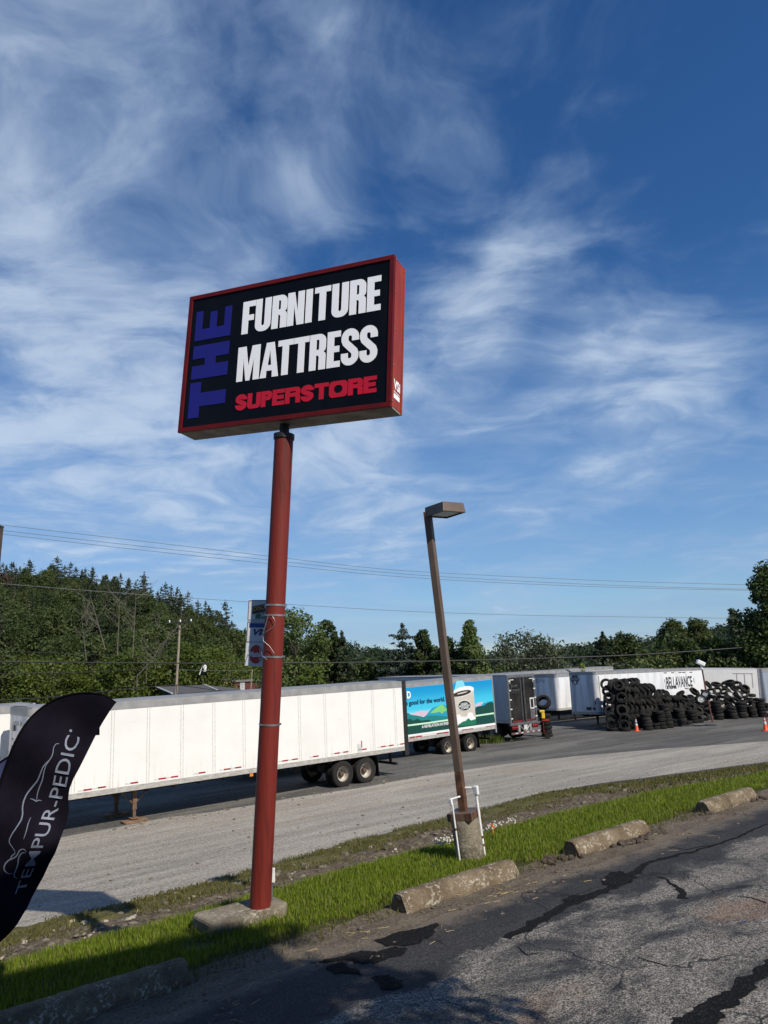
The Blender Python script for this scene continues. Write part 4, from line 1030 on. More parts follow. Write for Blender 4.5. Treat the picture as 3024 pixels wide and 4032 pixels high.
# the long white trailer
c4 = cpx((0, 2600), 1.508); cA = cpx((1000, 2850), 2.37)
T1 = Trailer('semi_trailer', 'long clean white trailer with red reflectors, standing behind the red sign pole', (-12.11 + .775 * .62, 23.89 + .632 * .62), YAW, 15.53, -5.04, 4.11, r=.22, body=M_TRWHITE, front=M_TRFRONT)
def trailer1():
    t = T1; t.rear_frame(M_BLACKSTEEL, .24)
    x1, _ = t.side(*cA(1050, 425), .02); x0, _ = t.side(*cA(836, 460), .02)
    t.wheels([x0, x1]); t.guard(t.L - .35)
    xl, _ = t.side(*c4(797, 870), .4); t.legs(xl)
    for p in ((520, 768), (605, 754), (797, 727), (963, 702), (1036, 691), (1199, 667), (1349, 646), (1414, 636)): t.reflector(*c4(*p))
    for p in ((290, 344), (383, 330), (577, 303), (775, 274), (857, 262), (1028, 237), (1207, 212), (1281, 201), (1385, 187)): t.reflector(*cA(*p))
    t.reflector(*cA(1005, 190), w=.28, vert=True)
    x, z = t.side(*cA(987, 226)); mb = MB(); mb.box2((x - .12, -.006, z - .17), (x + .12, -.001, z + .17)); mb.build('data_plate', M_WHITEREF, t.root)
    x, z = t.side(*c4(1492, 681)); mb = MB(); mb.box2((x - .07, -.03, z - .05), (x + .07, .02, z + .05)); mb.build('marker_light', M_AMBER, t.root, bevel=.01)
    # dirt scuffs low on the side and small fittings on the front
    mb = MB()
    for y0, z0, y1, z1 in ((.9, 3.50, 1.75, 3.62), (1.62, 3.30, 1.85, 3.52)): mb.box2((-.06, y0, z0), (-.001, y1, z1))
    mb.build('front_fitting', M_RAIL, t.root, bevel=.01)
    grime = mat('grime', (.20, .21, .22), (.36, .38, .40), scale=14, rough=.8)
    r_ = random.Random(4); mb = MB()
    for i in range(15):
        y = r_.uniform(.8, 1.9); z = r_.uniform(2.2, 3.2); w = r_.uniform(.05, .35); mb.box2((-.0035, y, z), (-.001, y + w, z + .03))
    mb.build('faded_lettering', grime, t.root)
    mb = MB(); x = .55
    for i in range(2): mb.box2((x + i * .06, -.04, t.H - .13), (x + .12, -.012, t.H - .07))
    mb.build('red_marker', M_REDREF, t.root)
trailer1()

# a second trailer, only a sliver of which shows at the left edge
T0 = Trailer('semi_trailer', 'white trailer just showing at the left edge behind the long white one', xy(-8.8, 29.7), YAW, 16.1, -5.04, 4.11, body=M_TRWHITE)
T0.rear_frame(M_RAIL); T0.wheels([13.2, 14.5]); T0.legs(3)

# the trailer with the printed coffee advertisement
cC = cpx((1450, 2600), 3.318)
q2 = corners(1594.7, 2690, 40.4, 1936, 2659, 44.4, 16.1)
T2 = Trailer('semi_trailer', 'blue and green coffee advertisement trailer parked behind the long white one', q2[0], q2[1], q2[2], q2[3] - 4.11, 4.11, body=M_TRWHITE, seams=False, tilt=q2[4], top=.22)
def advert():
    t = T2; t.rear_frame(M_RAIL)
    lay = [0]
    def S(px, py): x, z = t.side(*cC(px, py)); return x, z
    PM = frame((0, -.0, 0), (1, 0, 0), (0, 0, 1), (0, -1, 0))
    def poly(name, m, pts, d=None, raw=False):
        lay[0] += 1
        q = pts if raw else [S(*p) for p in pts]
        V = [(x, z, .001 + lay[0] * .0012 - .0009) for x, z in q]; V2_ = [(x, z, .001 + lay[0] * .0012) for x, z in q]; n = len(q)
        cu = [[(x, z) for x, z in q]]
        Vv, Ff = loops_mesh([cu[0:1]], .0008)
        mb = MB(); mb.add([PM @ Vector((v.x, v.y, v.z + .0005 + lay[0] * .0012)) for v in Vv], Ff); return mb.build(name, m, t.root)
    def pm(n, c): return mat(n, c, tuple(k * .93 for k in c), scale=2, rough=.4)
    # printed sky: a colour wash from strong blue to pale
    sky = bpy.data.materials.new('printed_sky'); sky.use_nodes = True; nt = NT(sky.node_tree); b = nt.n('ShaderNodeBsdfPrincipled'); o = nt.n('ShaderNodeOutputMaterial'); nt.l(b.outputs[0], o.inputs[0]); b.inputs['Roughness'].default_value = .4
    co = nt.n('ShaderNodeTexCoord').outputs['Object']; sp = nt.n('ShaderNodeSeparateXYZ'); nt.l(co, sp.inputs[0])
    c = nt.mix(nt.ramp(sp.outputs[2], 2.15, 2.75), (.60, .82, .84), (.05, .50, .70)); c = nt.mix(nt.ramp(sp.outputs[2], 2.7, 3.75), c, (.004, .27, .56)); nt.l(c, b.inputs['Base Color'])
    x0, _ = S(440, 400); x1, _ = S(1622, 400); zt = t.H - .235; zb = t.zb + .38
    poly('printed_sky', sky, [(x0 - 3, zb), (x1, zb), (x1, zt), (x0 - 3, zt)], raw=True)
    deep = pm('print_deep_green', (.006, .060, .048)); teal = pm('print_teal', (.012, .20, .20)); mid = pm('print_blue', (.02, .30, .45)); lime = pm('print_lime', (.20, .54, .17))
    pink = pm('print_pink', (.60, .48, .58)); pale = pm('print_pale_line', (.55, .80, .60)); white = pm('print_white', (.78, .79, .78)); navy = pm('print_navy', (.012, .035, .10)); cream = pm('print_cream', (.56, .51, .45)); coffee = pm('print_coffee', (.035, .026, .022))
    poly('pink_hill', pink, [(520, 720), (600, 690), (690, 658), (760, 668), (800, 655), (850, 680), (800, 730), (520, 740)])
    poly('blue_hill', mid, [(740, 735), (800, 660), (840, 620), (900, 600), (965, 572), (1010, 590), (1060, 640), (1180, 640), (1200, 740)])
    poly('lime_hill', lime, [(805, 690), (860, 640), (915, 600), (965, 572), (1000, 610), (1035, 650), (990, 672), (965, 700), (930, 672), (880, 685)])
    poly('teal_hill', teal, [(480, 690), (520, 688), (560, 712), (640, 722), (720, 740), (760, 722), (900, 722), (1040, 735), (1180, 720), (1200, 800), (480, 850)])
    poly('dark_hill', deep, [(500, 770), (560, 765), (580, 790), (640, 762), (690, 790), (790, 775), (830, 800), (830, 830), (480, 850)])
    poly('blue_ridge', mid, [(1395, 610), (1470, 590), (1500, 560), (1560, 540), (1640, 525), (1645, 640), (1395, 650)])
    poly('pink_ridge', pink, [(1395, 590), (1430, 555), (1470, 545), (1500, 552), (1470, 592), (1395, 608)])
    poly('dark_ridge', deep, [(1395, 625), (1440, 600), (1500, 595), (1560, 555), (1600, 540), (1645, 560), (1650, 700), (1395, 730)])
    poly('green_field', deep, [(440, 855), (1640, 695), (1656, 815), (440, 985)])
    poly('pale_line', pale, [(440, 850), (800, 805), (1640, 680), (1642, 700), (800, 826), (440, 872)])
    poly('white_skirt', white, [(440, 985), (1656, 815), (1660, 845), (440, 1012)])
    # the mug, its rim, coffee, steam and badge
    poly('steam', pm('print_steam', (.22, .66, .82)), [(1120, 400), (1150, 270), (1235, 262), (1262, 340), (1200, 400)])
    poly('mug', cream, [(1090, 480), (1120, 400), (1375, 380), (1385, 560), (1400, 720), (1402, 830), (1300, 842), (1150, 860), (1100, 800), (1080, 650)])
    el = lambda cx, cy, rx, ry, rot=0, n=28: [(cx + rx * math.cos(a) * math.cos(rot) - ry * math.sin(a) * math.sin(rot), cy + rx * math.cos(a) * math.sin(rot) + ry * math.sin(a) * math.cos(rot)) for a in [2 * math.pi * i / n for i in range(n)]]
    poly('mug_rim', white, el(1232, 408, 150, 62, -.28))
    poly('coffee', coffee, el(1218, 432, 128, 34, -.24))
    poly('coffee_gloss', cream, el(1225, 425, 70, 9, -.24))
    for cx, cy, r in ((1175, 740, 38), (1240, 790, 60), (1330, 715, 40), (1350, 770, 52), (1180, 800, 50), (1290, 770, 46)): poly('white_cloud', white, el(cx, cy, r, r * .9))
    poly('green_peak', pm('print_green', (.012, .16, .085)), [(1172, 860), (1175, 840), (1230, 800), (1270, 790), (1300, 755), (1340, 785), (1402, 765), (1405, 838), (1300, 852)])
    poly('badge_rim', white, el(1252, 592, 88, 72, -.1)); poly('badge', pm('print_badge', (.012, .035, .022)), el(1252, 592, 81, 65, -.1))
    lay[0] += 2
    def words(name, s, m, a, b_, hgt, bold=.02):
        (xa, za), (xb, zb_) = S(*a), S(*b_); hx, hz = S(a[0], a[1] - hgt); hh = hz - za
        d = Vector((xb - xa, zb_ - za)); Mx = PM @ frame((xa, za, .002 + lay[0] * .0012), (d.x / d.length, d.y / d.length, 0), (-d.y / d.length, d.x / d.length, 0), (0, 0, 1))
        mb = MB(); put_text(mb, s, Mx, 0, d.length, 0, hh, bold, .002); mb.build(name, m, t.root)
    words('printed_words', 'be good for the world.', navy, (455, 592), (1000, 530), 62, .012)
    words('printed_words', '"', white, (1000, 500), (1022, 497), 22, .03)
    words('printed_words', 'D', white, (500, 497), (553, 492), 92, .05)
    words('printed_words', 'A REVELATION IN EVERY', white, (695, 886), (1072, 833), 38, .025)
    words('badge_words', 'GREEN', white, (1205, 588), (1290, 574), 26, .02); words('badge_words', 'MOUNTAIN', white, (1185, 616), (1318, 598), 26, .02); words('badge_words', 'COFFEE', white, (1207, 644), (1306, 628), 26, .02)
    for p in ((575, 1008), (660, 996), (933, 955), (1012, 943), (1258, 906), (1335, 895), (1570, 861), (1640, 850)): t.reflector(*cC(*p), w=.42, h=.07, white=False)
    x1, _ = t.side(*cC(1338, 1010), .02); x0, _ = t.side(*cC(1050, 1050), .02)
    t.wheels([x0, x1]); t.guard(t.L - .3); t.legs(3)
    x, z = t.side(*cC(633, 1025)); mb = MB(); mb.box2((x - .2, -.02, z - .09), (x + .2, .02, z + .05)); mb.build('side_bracket', M_RAILB, t.root)
advert()

# the trailer whose dark polished rear doors face the camera
cD = cpx((1900, 2600), 3.687)
def black_trailer():
    pl = at(*cD(385, 560), 47.2); u0, v0 = uv_of(pl)
    yaw = YAW
    # built with its rear at x = 0 of a frame whose x runs away from the camera (along V) and y to the right (along U)
    ex = Vector((V2.x, V2.y, 0)); ey = Vector((U2.x, U2.y, 0)) * -1
    root = empty('semi_trailer', mw=frame((pl.x, pl.y, -5.28), ey * -1, ex, (0, 0, 1)))
    tag(root, 'dark trailer seen from behind, with polished black double rear doors', 'trailer', 'parked semi-trailers')
    M = root.matrix_world; Mi = M.inverted()
    # local: x right along the rear face, y away, z up
    Wd, zt, zb, L = 2.5, 3.98, 1.12, 13.0
    grey = mat('shaded_aluminium', (.40, .42, .46), (.33, .35, .39), scale=1.2, rough=.4, stretch=(1, 1, .3)); steel = mat('stainless', (.42, .41, .40), (.28, .27, .26), scale=6, rough=.28, metal=.8)
    gloss = mat('polished_black', (.010, .011, .013), (.028, .026, .024), scale=1.4, rough=.12, spec=.6, detail=3)
    mb = MB(); mb.box2((0, .12, zb + .12), (Wd, L, zt - .02)); mb.build('body', grey, root, bevel=.02)
    mb = MB(); mb.box2((-.02, .12, zb - .02), (Wd + .02, L, zb + .118)); mb.build('bottom_rail', M_RAILB, root)
    mb = MB(); mb.box2((-.015, .1, zt - .018), (Wd + .015, L, zt + .04)); mb.build('roof', M_ROOF, root)
    mb = MB(); mb.box2((-.03, 0, zb), (.10, .118, zt + .02)); mb.box2((Wd - .10, 0, zb), (Wd + .03, .118, zt + .02)); mb.box2((.10, 0, zt - .16), (Wd - .10, .118, zt + .02)); mb.box2((-.03, -.02, zb - .18), (Wd + .03, .118, zb - .002)); mb.build('rear_frame', steel, root, bevel=.006)
    for x0, x1 in ((.105, Wd / 2 - .04), (Wd / 2 + .04, Wd - .105)):
        mb = MB(); mb.box2((x0, -.02, zb + .01), (x1, .05, zt - .17)); d = mb.build('door', gloss, root, bevel=.01)
        for q in (.06, .14):
            x = (x1 - q) if x0 < 1 else (x0 + q); mb = MB(); mb.tube([(x, -.05, zb - .05), (x, -.05, zt - .1)], .018, 8); mb.build('lock_rod', steel, d, smooth=60)
        for k in range(5):
            x = x0 - .01 if x0 < 1 else x1 + .01; z = zb + .25 + k * (zt - zb - .6) / 4; mb = MB(); mb.box2((x - .09, -.045, z - .04), (x + .09, -.021, z + .04)); mb.build('hinge', mat('bright_metal', (.62, .6, .56), rough=.4), d, bevel=.006)
        mb = MB(); mb.box2((x0 + .05, -.032, zb + .04), (x1 - .2, -.021, zb + .10)); mb.build('red_reflector', M_REDREF, d)
    FMx = frame((0, -.0215, 0), (1, 0, 0), (0, 0, 1), (0, -1, 0))
    dim = mat('dim_lettering', (.10, .10, .10), rough=.4)
    mb = MB(); put_text(mb, 'S.N.M', FMx, .24, .80, zb + 2.13, zb + 2.30, .02, .002); mb.build('lettering', dim, root)
    mb = MB(); put_text(mb, 'Transport', FMx, .20, 1.04, zb + 1.90, zb + 2.04, .01, .002); mb.build('lettering', dim, root)
    mb = MB(); put_text(mb, 'Johnson, VT', FMx, .24, 1.0, zb + 1.78, zb + 1.85, .0, .002); mb.build('lettering', dim, root)
    for q in ((.16, .62, .10, .46), (Wd - .62, Wd - .16, .10, .46)): pass
    mb = MB(); mb.box2((.14, -.028, zt - .30), (.52, -.0215, zt - .25)); mb.box2((.14, -.028, zt - .50), (.19, -.0215, zt - .30)); mb.build('white_tape', M_WHITEREF, root)
    mb = MB(); mb.box2((Wd - .52, -.028, zt - .30), (Wd - .14, -.0215, zt - .25)); mb.box2((Wd - .19, -.028, zt - .50), (Wd - .14, -.0215, zt - .30)); mb.build('white_tape', M_WHITEREF, root)
    x = Wd - .62
    mb = MB(); mb.box2((x, -.034, zb + .72), (x + .40, -.0215, zb + 1.40)); mb.build('white_label', M_WHITEREF, root)
    mb = MB(); mb.box2((x + .07, -.037, zb + .80), (x + .32, -.0345, zb + 1.32)); mb.build('label_centre', M_BLACKSTEEL, root)
    mb = MB(); mb.box2((x, -.03, zb + .12), (x + .42, -.0215, zb + .70)); mb.build('kick_plate', steel, root)
    # lamps, plate, bumper with slanted struts
    for x0 in (.02, Wd - .60):
        mb = MB(); mb.box2((x0, -.06, zb - .42), (x0 + .58, 0, zb - .19)); o = mb.build('tail_light', mat('lamp_red', (.07, .006, .006), rough=.3), root, bevel=.01)
        for k in range(3): mb = MB(); mb.lathe([(.07, 0), (.065, .012), (.03, .018)], 14, frame((x0 + .11 + k * .18, -.06, zb - .305), (1, 0, 0), (0, 0, 1), (0, -1, 0))); mb.build('lens', M_REDREF, o, smooth=60)
    mb = MB(); mb.box2((1.12, -.05, zb - .46), (1.44, -.03, zb - .20)); mb.build('number_plate', M_WHITEREF, root)
    mb = MB(); mb.box2((-.02, -.06, .42), (Wd + .02, .04, .54)); mb.build('underride_guard', steel, root)
    for k in range(5):
        mb = MB(); x = .05 + k * .52; mb.box2((x, -.066, .455), (x + .22, -.0605, .505)); mb.build('red_reflector', M_REDREF, root)
        mb = MB(); mb.box2((x + .24, -.066, .455), (x + .46, -.0605, .505)); mb.build('white_reflector', M_WHITEREF, root)
    for a, b in (((.72, .55), (.72, zb - .18)), ((Wd - .72, .55), (Wd - .72, zb - .18))): 
        mb = MB(); mb.box2((a[0] - .09, -.02, a[1]), (a[0] + .09, .05, b[1])); mb.build('bumper_post', M_RAIL, root)
    for a, b in (((.80, zb - .22), (1.18, .56)), ((Wd - .80, zb - .22), (1.30, .56))):
        mb = MB(); mb.tube([(a[0], -.03, a[1]), (b[0], -.03, b[1])], .035, 6); mb.build('bumper_strut', M_RAIL, root)
    for x in (.16, .5, Wd - .5, Wd - .16):
        for y in (1.6, 2.9):
            e = wheel(root, x, y, .515); e.matrix_local = Matrix.Translation((x, y, .515)) @ Matrix.Rotation(-math.pi / 2, 4, 'Y')
    mb = MB(); mb.box2((.7, .3, .6), (Wd - .7, 12, zb - .03)); mb.build('chassis', M_UNDERF, root)
black_trailer()

# white trailer with a fleet number on its nose
cB = cpx((2200, 2600), 3.318); cE = cpx((2650, 2550), 4.436)
q3 = corners(2340, 2645, 55.5, 2761, 2628.5, 64.0)
T3 = Trailer('semi_trailer', 'white trailer numbered 414 with a boxed black name on its side, behind the tyres', q3[0], q3[1], q3[2], q3[3] - 4.05, 4.05, Wd=2.6, zb=1.0, tilt=q3[4], r=.3, body=M_TROLD, front=M_TRFRONT, seams=False, top=.22)
def trailer3():
    t = T3
    ink = mat('faded_ink', (.02, .02, .022), (.30, .30, .31), scale=7, rough=.6, lo=.52, hi=.66)
    EM = frame((-.001, 0, 0), (0, -1, 0), (0, 0, 1), (-1, 0, 0))
    y, z = t.end(*cB(202, 197)); mb = MB(); put_text(mb, '414', EM, -y - .34, -y + .36, z - .06, z + .18, .02, .003); mb.build('fleet_number', M_BLACKSTEEL, t.root)
    y, z = t.end(*cB(210, 250)); mb = MB(); mb.prism([(-y - .48, z + .08), (-y - .28, z + .16), (-y - .22, z + .30), (-y + .22, z + .30), (-y + .28, z + .16), (-y + .48, z + .08), (-y + .36, z - .12), (-y + .20, z - .34), (-y, z - .44), (-y - .20, z - .34), (-y - .36, z - .12)], .001, .003, EM); mb.build('shield_emblem', mat('emblem_dark', (.05, .05, .055), (.14, .14, .15), scale=9), t.root)
    mb = MB(); put_text(mb, 'BELLAVANCE', EM @ Matrix.Translation((0, 0, .003)), -y - .42, -y + .42, z - .02, z + .09, .01, .002); mb.lathe([(.13, 0), (.13, .002)], 14, EM @ Matrix.Translation((-y, z - .22, .0032))); mb.build('emblem_word', M_WHITEREF, t.root)
    PM = frame((0, -.001, 0), (1, 0, 0), (0, 0, 1), (0, -1, 0))
    S = lambda p: t.side(*p)
    xa, za = S(cB(1408, 335)); xb, zb = S(cE(345, 668)); _, zt = S(cE(340, 490))
    mb = MB(); put_text(mb, 'BELLAVANCE', PM, xa, xb, zb - .02, zb + (zt - zb), .03, .003); mb.build('boxed_name', ink, t.root)
    fr = [S(cB(1370, 165)), S(cE(345, 430)), S(cE(384, 735)), S(cE(130, 700)), S(cB(1400, 375))]
    mb = MB()
    for a, b in zip(fr, fr[1:] + fr[:1]):
        d = Vector((b[0] - a[0], b[1] - a[1])); n_ = max(3, int(d.length / .5)); nn = Vector((-d.y, d.x)).normalized() * .035
        for i in range(n_):
            if rnd.random() < .25: continue
            p, q = Vector(a) + d * (i / n_), Vector(a) + d * ((i + .85) / n_)
            mb = MB(); mb.prism([tuple(p - nn), tuple(q - nn), tuple(q + nn), tuple(p + nn)], 0, .003, PM); mb.build('name_border', ink, t.root)
    x1_, z1_ = S(cE(435, 835)); x0_, _ = S(cE(300, 835)); _, z2_ = S(cE(435, 785)); mb = MB(); put_text(mb, '57-2828', PM, x0_, x1_, z1_, z2_, .0, .003); mb.build('phone_number', mat('faint_grey_ink', (.38, .38, .38), rough=.6), t.root)
    mb = MB(); mb.box2((.31, -.03, 1.25), (.36, -.012, t.H - .3)); mb.build('corner_strip', M_RAIL, t.root)
    mb = MB(); mb.box2((-.05, .62, 1.32), (-.001, 1.02, 1.52)); mb.tube([(-.02, .32, 1.42), (-.10, .32, 1.42)], .09, 12); mb.build('air_coupling', M_BLACKSTEEL, t.root)
    mb = MB(); mb.box2((-.02, .18, 1.7), (-.001, .24, 1.95)); mb.build('red_marker', M_REDREF, t.root)
    t.wheels([11.2, 12.5], flap=False); t.legs(2.6, M_UNDERF)
trailer3()
q5 = at(2188, 2653, 62.5)
T5 = Trailer('semi_trailer', 'grey-fronted white trailer with faded letters, between the black doors and trailer 414', (q5.x, q5.y), YAW, 14.5, q5.z - 4.05, 4.05, tilt=-.012, r=.3, body=M_TROLD, front=M_TRFRONT, seams=False)
def t5():
    EM = frame((-.001, 0, 0), (0, -1, 0), (0, 0, 1), (-1, 0, 0)); y, z = T5.end(*cD(840, 300))
    mb = MB(); put_text(mb, 'EN', EM, -y - .5, -y + .42, z - .16, z + .16, .0, .003); mb.build('faded_letters', mat('faint_blue_ink', (.24, .24, .33), rough=.6), T5.root)
t5()
T5.legs(2.6, M_UNDERF); T5.wheels([11.5, 12.8], flap=False)
q7 = corners(1962, 2653, 67, 2413, 2623, 75.5)
T7 = Trailer('semi_trailer', 'trailer whose flat roof shows above the black double doors', q7[0], q7[1], q7[2], q7[3] - 4.1, 4.1, r=.2, tilt=q7[4], body=M_TROLD, front=M_TRFRONT, seams=False, rail=M_RAIL)
# the box at the far right with double doors drawn on its side, and the grey one next to it
a8 = at(2755, 2630, 66.0); b8 = at(2975, 2640, 65.2)
y8 = math.atan2(b8.x - a8.x, b8.y - a8.y)
T8 = Trailer('box_container', 'white container with double side doors, at the far right behind the heaped tyres', (a8.x, a8.y), y8, (Vector((b8.x, b8.y)) - Vector((a8.x, a8.y))).length, a8.z - 3.6, 3.6, Wd=2.5, zb=.3, tilt=(b8.z - a8.z) / 8.2, r=.03, body=M_TRWHITE, seams=False, top=.1, rail=M_TRWHITE)
def t8():
    t = T8; mb = MB(); m = mat('door_line', (.40, .34, .35), rough=.6)
    (xa, za), (xb, zb) = t.side(*cE(1105, 455)), t.side(*cE(1385, 465)); _, z0 = t.side(*cE(1385, 700))
    for A, B in (((xa - .3, za), (xb + .05, za + .05)), ((xa, z0), (xa + .05, za)), ((xb - .05, z0), (xb, za)), (((xa + xb) / 2 - .03, z0), ((xa + xb) / 2 + .03, za))): mb.box2((A[0], -.02, A[1]), (B[0], -.001, B[1]))
    mb.build('door_frame', m, t.root)
    mb = MB(); mb.box2((t.L - .02, -.03, .3), (t.L + .12, .1, 3.62)); mb.build('corner_post', M_RAIL, t.root)
t8()
a9 = at(2997, 2634, 67.5); T9 = Trailer('semi_trailer', 'grey trailer cut off by the right edge beyond the container', (a9.x, a9.y), math.radians(84), 12, a9.z - 4.05, 4.05, body=mat('grey_trailer', (.30, .34, .40), (.26, .30, .36), scale=2, rough=.5), seams=False)

# ------------------------------------------------------------------ tyres, cones and yard clutter
def tyre_protos():
    out = []
    for k, (R, w, hole) in enumerate(((.345, .225, .215), (.36, .245, .21), (.33, .205, .20))):
        h = w / 2
        prof = [(hole, -h * .72), (hole + .015, -h * .92), (hole + .06, -h), (R - .05, -h * .98), (R - .018, -h * .82), (R - .004, -h * .55), (R, 0), (R - .004, h * .55), (R - .018, h * .82), (R - .05, h * .98), (hole + .06, h), (hole + .015, h * .92), (hole, h * .72),
                (hole + .03, h * .6), (R - .03, h * .5), (R - .02, 0), (R - .03, -h * .5), (hole + .03, -h * .6)]
        mb = MB(); mb.lathe(prof, 26, closed=True)
        for q in (-.45, 0, .45): mb.lathe([(R - .012, h * q - .012), (R + .006, h * q - .010), (R + .006, h * q + .010), (R - .012, h * q + .012)], 26, closed=True)
        o = mb.build('tyre', M_TYRE, smooth=40); out.append((o, R, w))
    return out
TP = tyre_protos(); _used = set()
ORD = ['bottom', 'second', 'third', 'fourth', 'fifth', 'sixth', 'seventh', 'eighth']
NTH = ['first', 'second', 'third', 'fourth', 'fifth', 'sixth', 'seventh', 'eighth', 'ninth', 'tenth', 'eleventh', 'twelfth', 'thirteenth', 'fourteenth', 'fifteenth', 'sixteenth', 'seventeenth', 'eighteenth']
def tyre(p, axis, label, group, k=None, s=1.0, name='tyre'):
    k = rnd.choice((0, 0, 1, 1, 2)) if k is None else k
    o, R, w = TP[k]
    if k in _used: o = o.copy(); COL.objects.link(o)
    _used.add(k)
    q = Vector(axis).normalized().to_track_quat('Z', 'Y').to_matrix().to_4x4()
    o.matrix_world = Matrix.Translation(p) @ q @ Matrix.Rotation(rnd.uniform(0, 6.28), 4, 'Z') @ Matrix.Diagonal((s * rnd.uniform(.95, 1.04), s * rnd.uniform(.95, 1.04), s * rnd.uniform(.85, 1.12), 1))
    tag(o, label, 'tyre', group); return o
UU = Vector((U2.x, U2.y, 0)); VV = Vector((V2.x, V2.y, 0))
c5 = cpx((2500, 2750), 3.166)
def tyre_stacks():
    # (pixel of the base, pixel of the top, how many) of each upright stack, left to right
    st = [((172, 395), (118, 178), 5), ((252, 384), (248, 300), 2), ((342, 378), (286, 128), 5), ((428, 366), (350, 45), 7), ((515, 348), (508, 262), 2), ((595, 328), (530, 92), 5), ((660, 318), (658, 285), 1), ((738, 306), (686, 130), 4), ((805, 300), (800, 262), 1),
          ((1050, 266), (1000, 20), 6), ((1118, 254), (1100, 150), 3), ((1242, 256), (1190, 110), 4), ((1340, 246), (1318, 50), 5), ((1476, 237), (1436, 50), 4), ((1588, 232), (1545, -50), 6), ((1652, 226), (1650, 190), 1), ((1180, 215), (1150, -60), 6)]
    for i, (b, t, n) in enumerate(st):
        p = G(*c5(*b)); pt = at(*c5(*t), p.y); ln = pt - p
        k = rnd.choice((0, 1)); s = 1.0 + rnd.uniform(-.03, .1)
        h = TP[k][2] * s
        side = 'in front of the laced pile' if i < 9 else 'in front of the loose heap'
        idx = i if i < 9 else i - 9
        for j in range(n):
            f = (j + .5) / n
            q = p + Vector((ln.x * f, ln.y * f, 0)) + Vector((rnd.uniform(-.03, .03), rnd.uniform(-.03, .03), h * (j + .5) * .98))
            if n == 1: lab = 'lone flat tyre, %s from the left %s' % (NTH[idx], side)
            else: lab = '%s tyre, %s stack from the left %s' % ('top' if j == n - 1 else ORD[j], NTH[idx], side)
            tyre(q, (rnd.uniform(-.05, .05), rnd.uniform(-.05, .05), 1), lab, 'upright stacks of used tyres', k if rnd.random() < .8 else 1 - k, s)
tyre_stacks()
def laced_pile():
    grp = 'tyres laced into the tall leaning pile'
    base = [(45.2, 30.75), (47, 30.9), (50, 31.0), (52, 31.2), (54.8, 31.3)]
    lay = [(45, 6.1), (46.2, 6.0), (46.6, 6.6), (47.6, 6.4), (48.4, 5.5), (50, 5.0), (51.5, 4.3), (53, 3.5), (54.2, 2.4), (55, 1.2)]
    S = 1.16
    for k in range(7):
        u = 45.3 + (.16 if k % 2 else 0) + .03 * k + rnd.uniform(-.08, .08); i = 0; wv = rnd.uniform(0, 6)
        while u < 54.9 and k < interp(u, lay):
            v = interp(u, base) + rnd.uniform(-.10, .10) + .05 * k
            t = math.radians(rnd.uniform(26, 52)) * (1 if k % 2 else -1)
            if i == 0: t *= .35
            a = (UU * math.cos(t) + Vector((0, 0, math.sin(t))) + VV * rnd.uniform(-.25, .25))
            if i == 0: a += VV * .55
            p = gp(u, v, .38 + .455 * k + .07 * math.sin(u * 1.3 + wv) + rnd.uniform(-.03, .03))
            tyre(p, a, 'dull black tyre in the %s row of the laced pile' % ('bottom' if k == 0 else NTH[k] + ' lowest'), grp + ', %s row' % ORD[k], s=S * rnd.uniform(.93, 1.05))
            if i < 1 or (k >= interp(u, lay) - 1.1 and i % 2 == 0):
                tyre(gp(u - (.28 if i < 1 else -.1), v + .80, .38 + .455 * k), a, 'dull black tyre at the back of the laced pile, %s row from the bottom' % ORD[k], grp + ', back', s=S)
            if i < 4 and k > 1:
                tyre(gp(u + .05, v + .62, .38 + .455 * k - .1), VV + UU * rnd.uniform(-.4, .1) + Vector((0, 0, rnd.uniform(-.2, .4))), 'tyre standing behind the left end of the laced pile, %s row' % ORD[k], grp + ', back', s=S * 1.1)
            u += .47 + rnd.uniform(-.06, .06); i += 1
    for (u, v, z, a) in ((45.3, 30.75, .13, (0, 0, 1)), (45.0, 31.55, .13, (0, 0, 1))):
        tyre(gp(u, v, z), a, 'flat tyre under the open left end of the laced pile', grp + ', foot', s=S)
laced_pile()
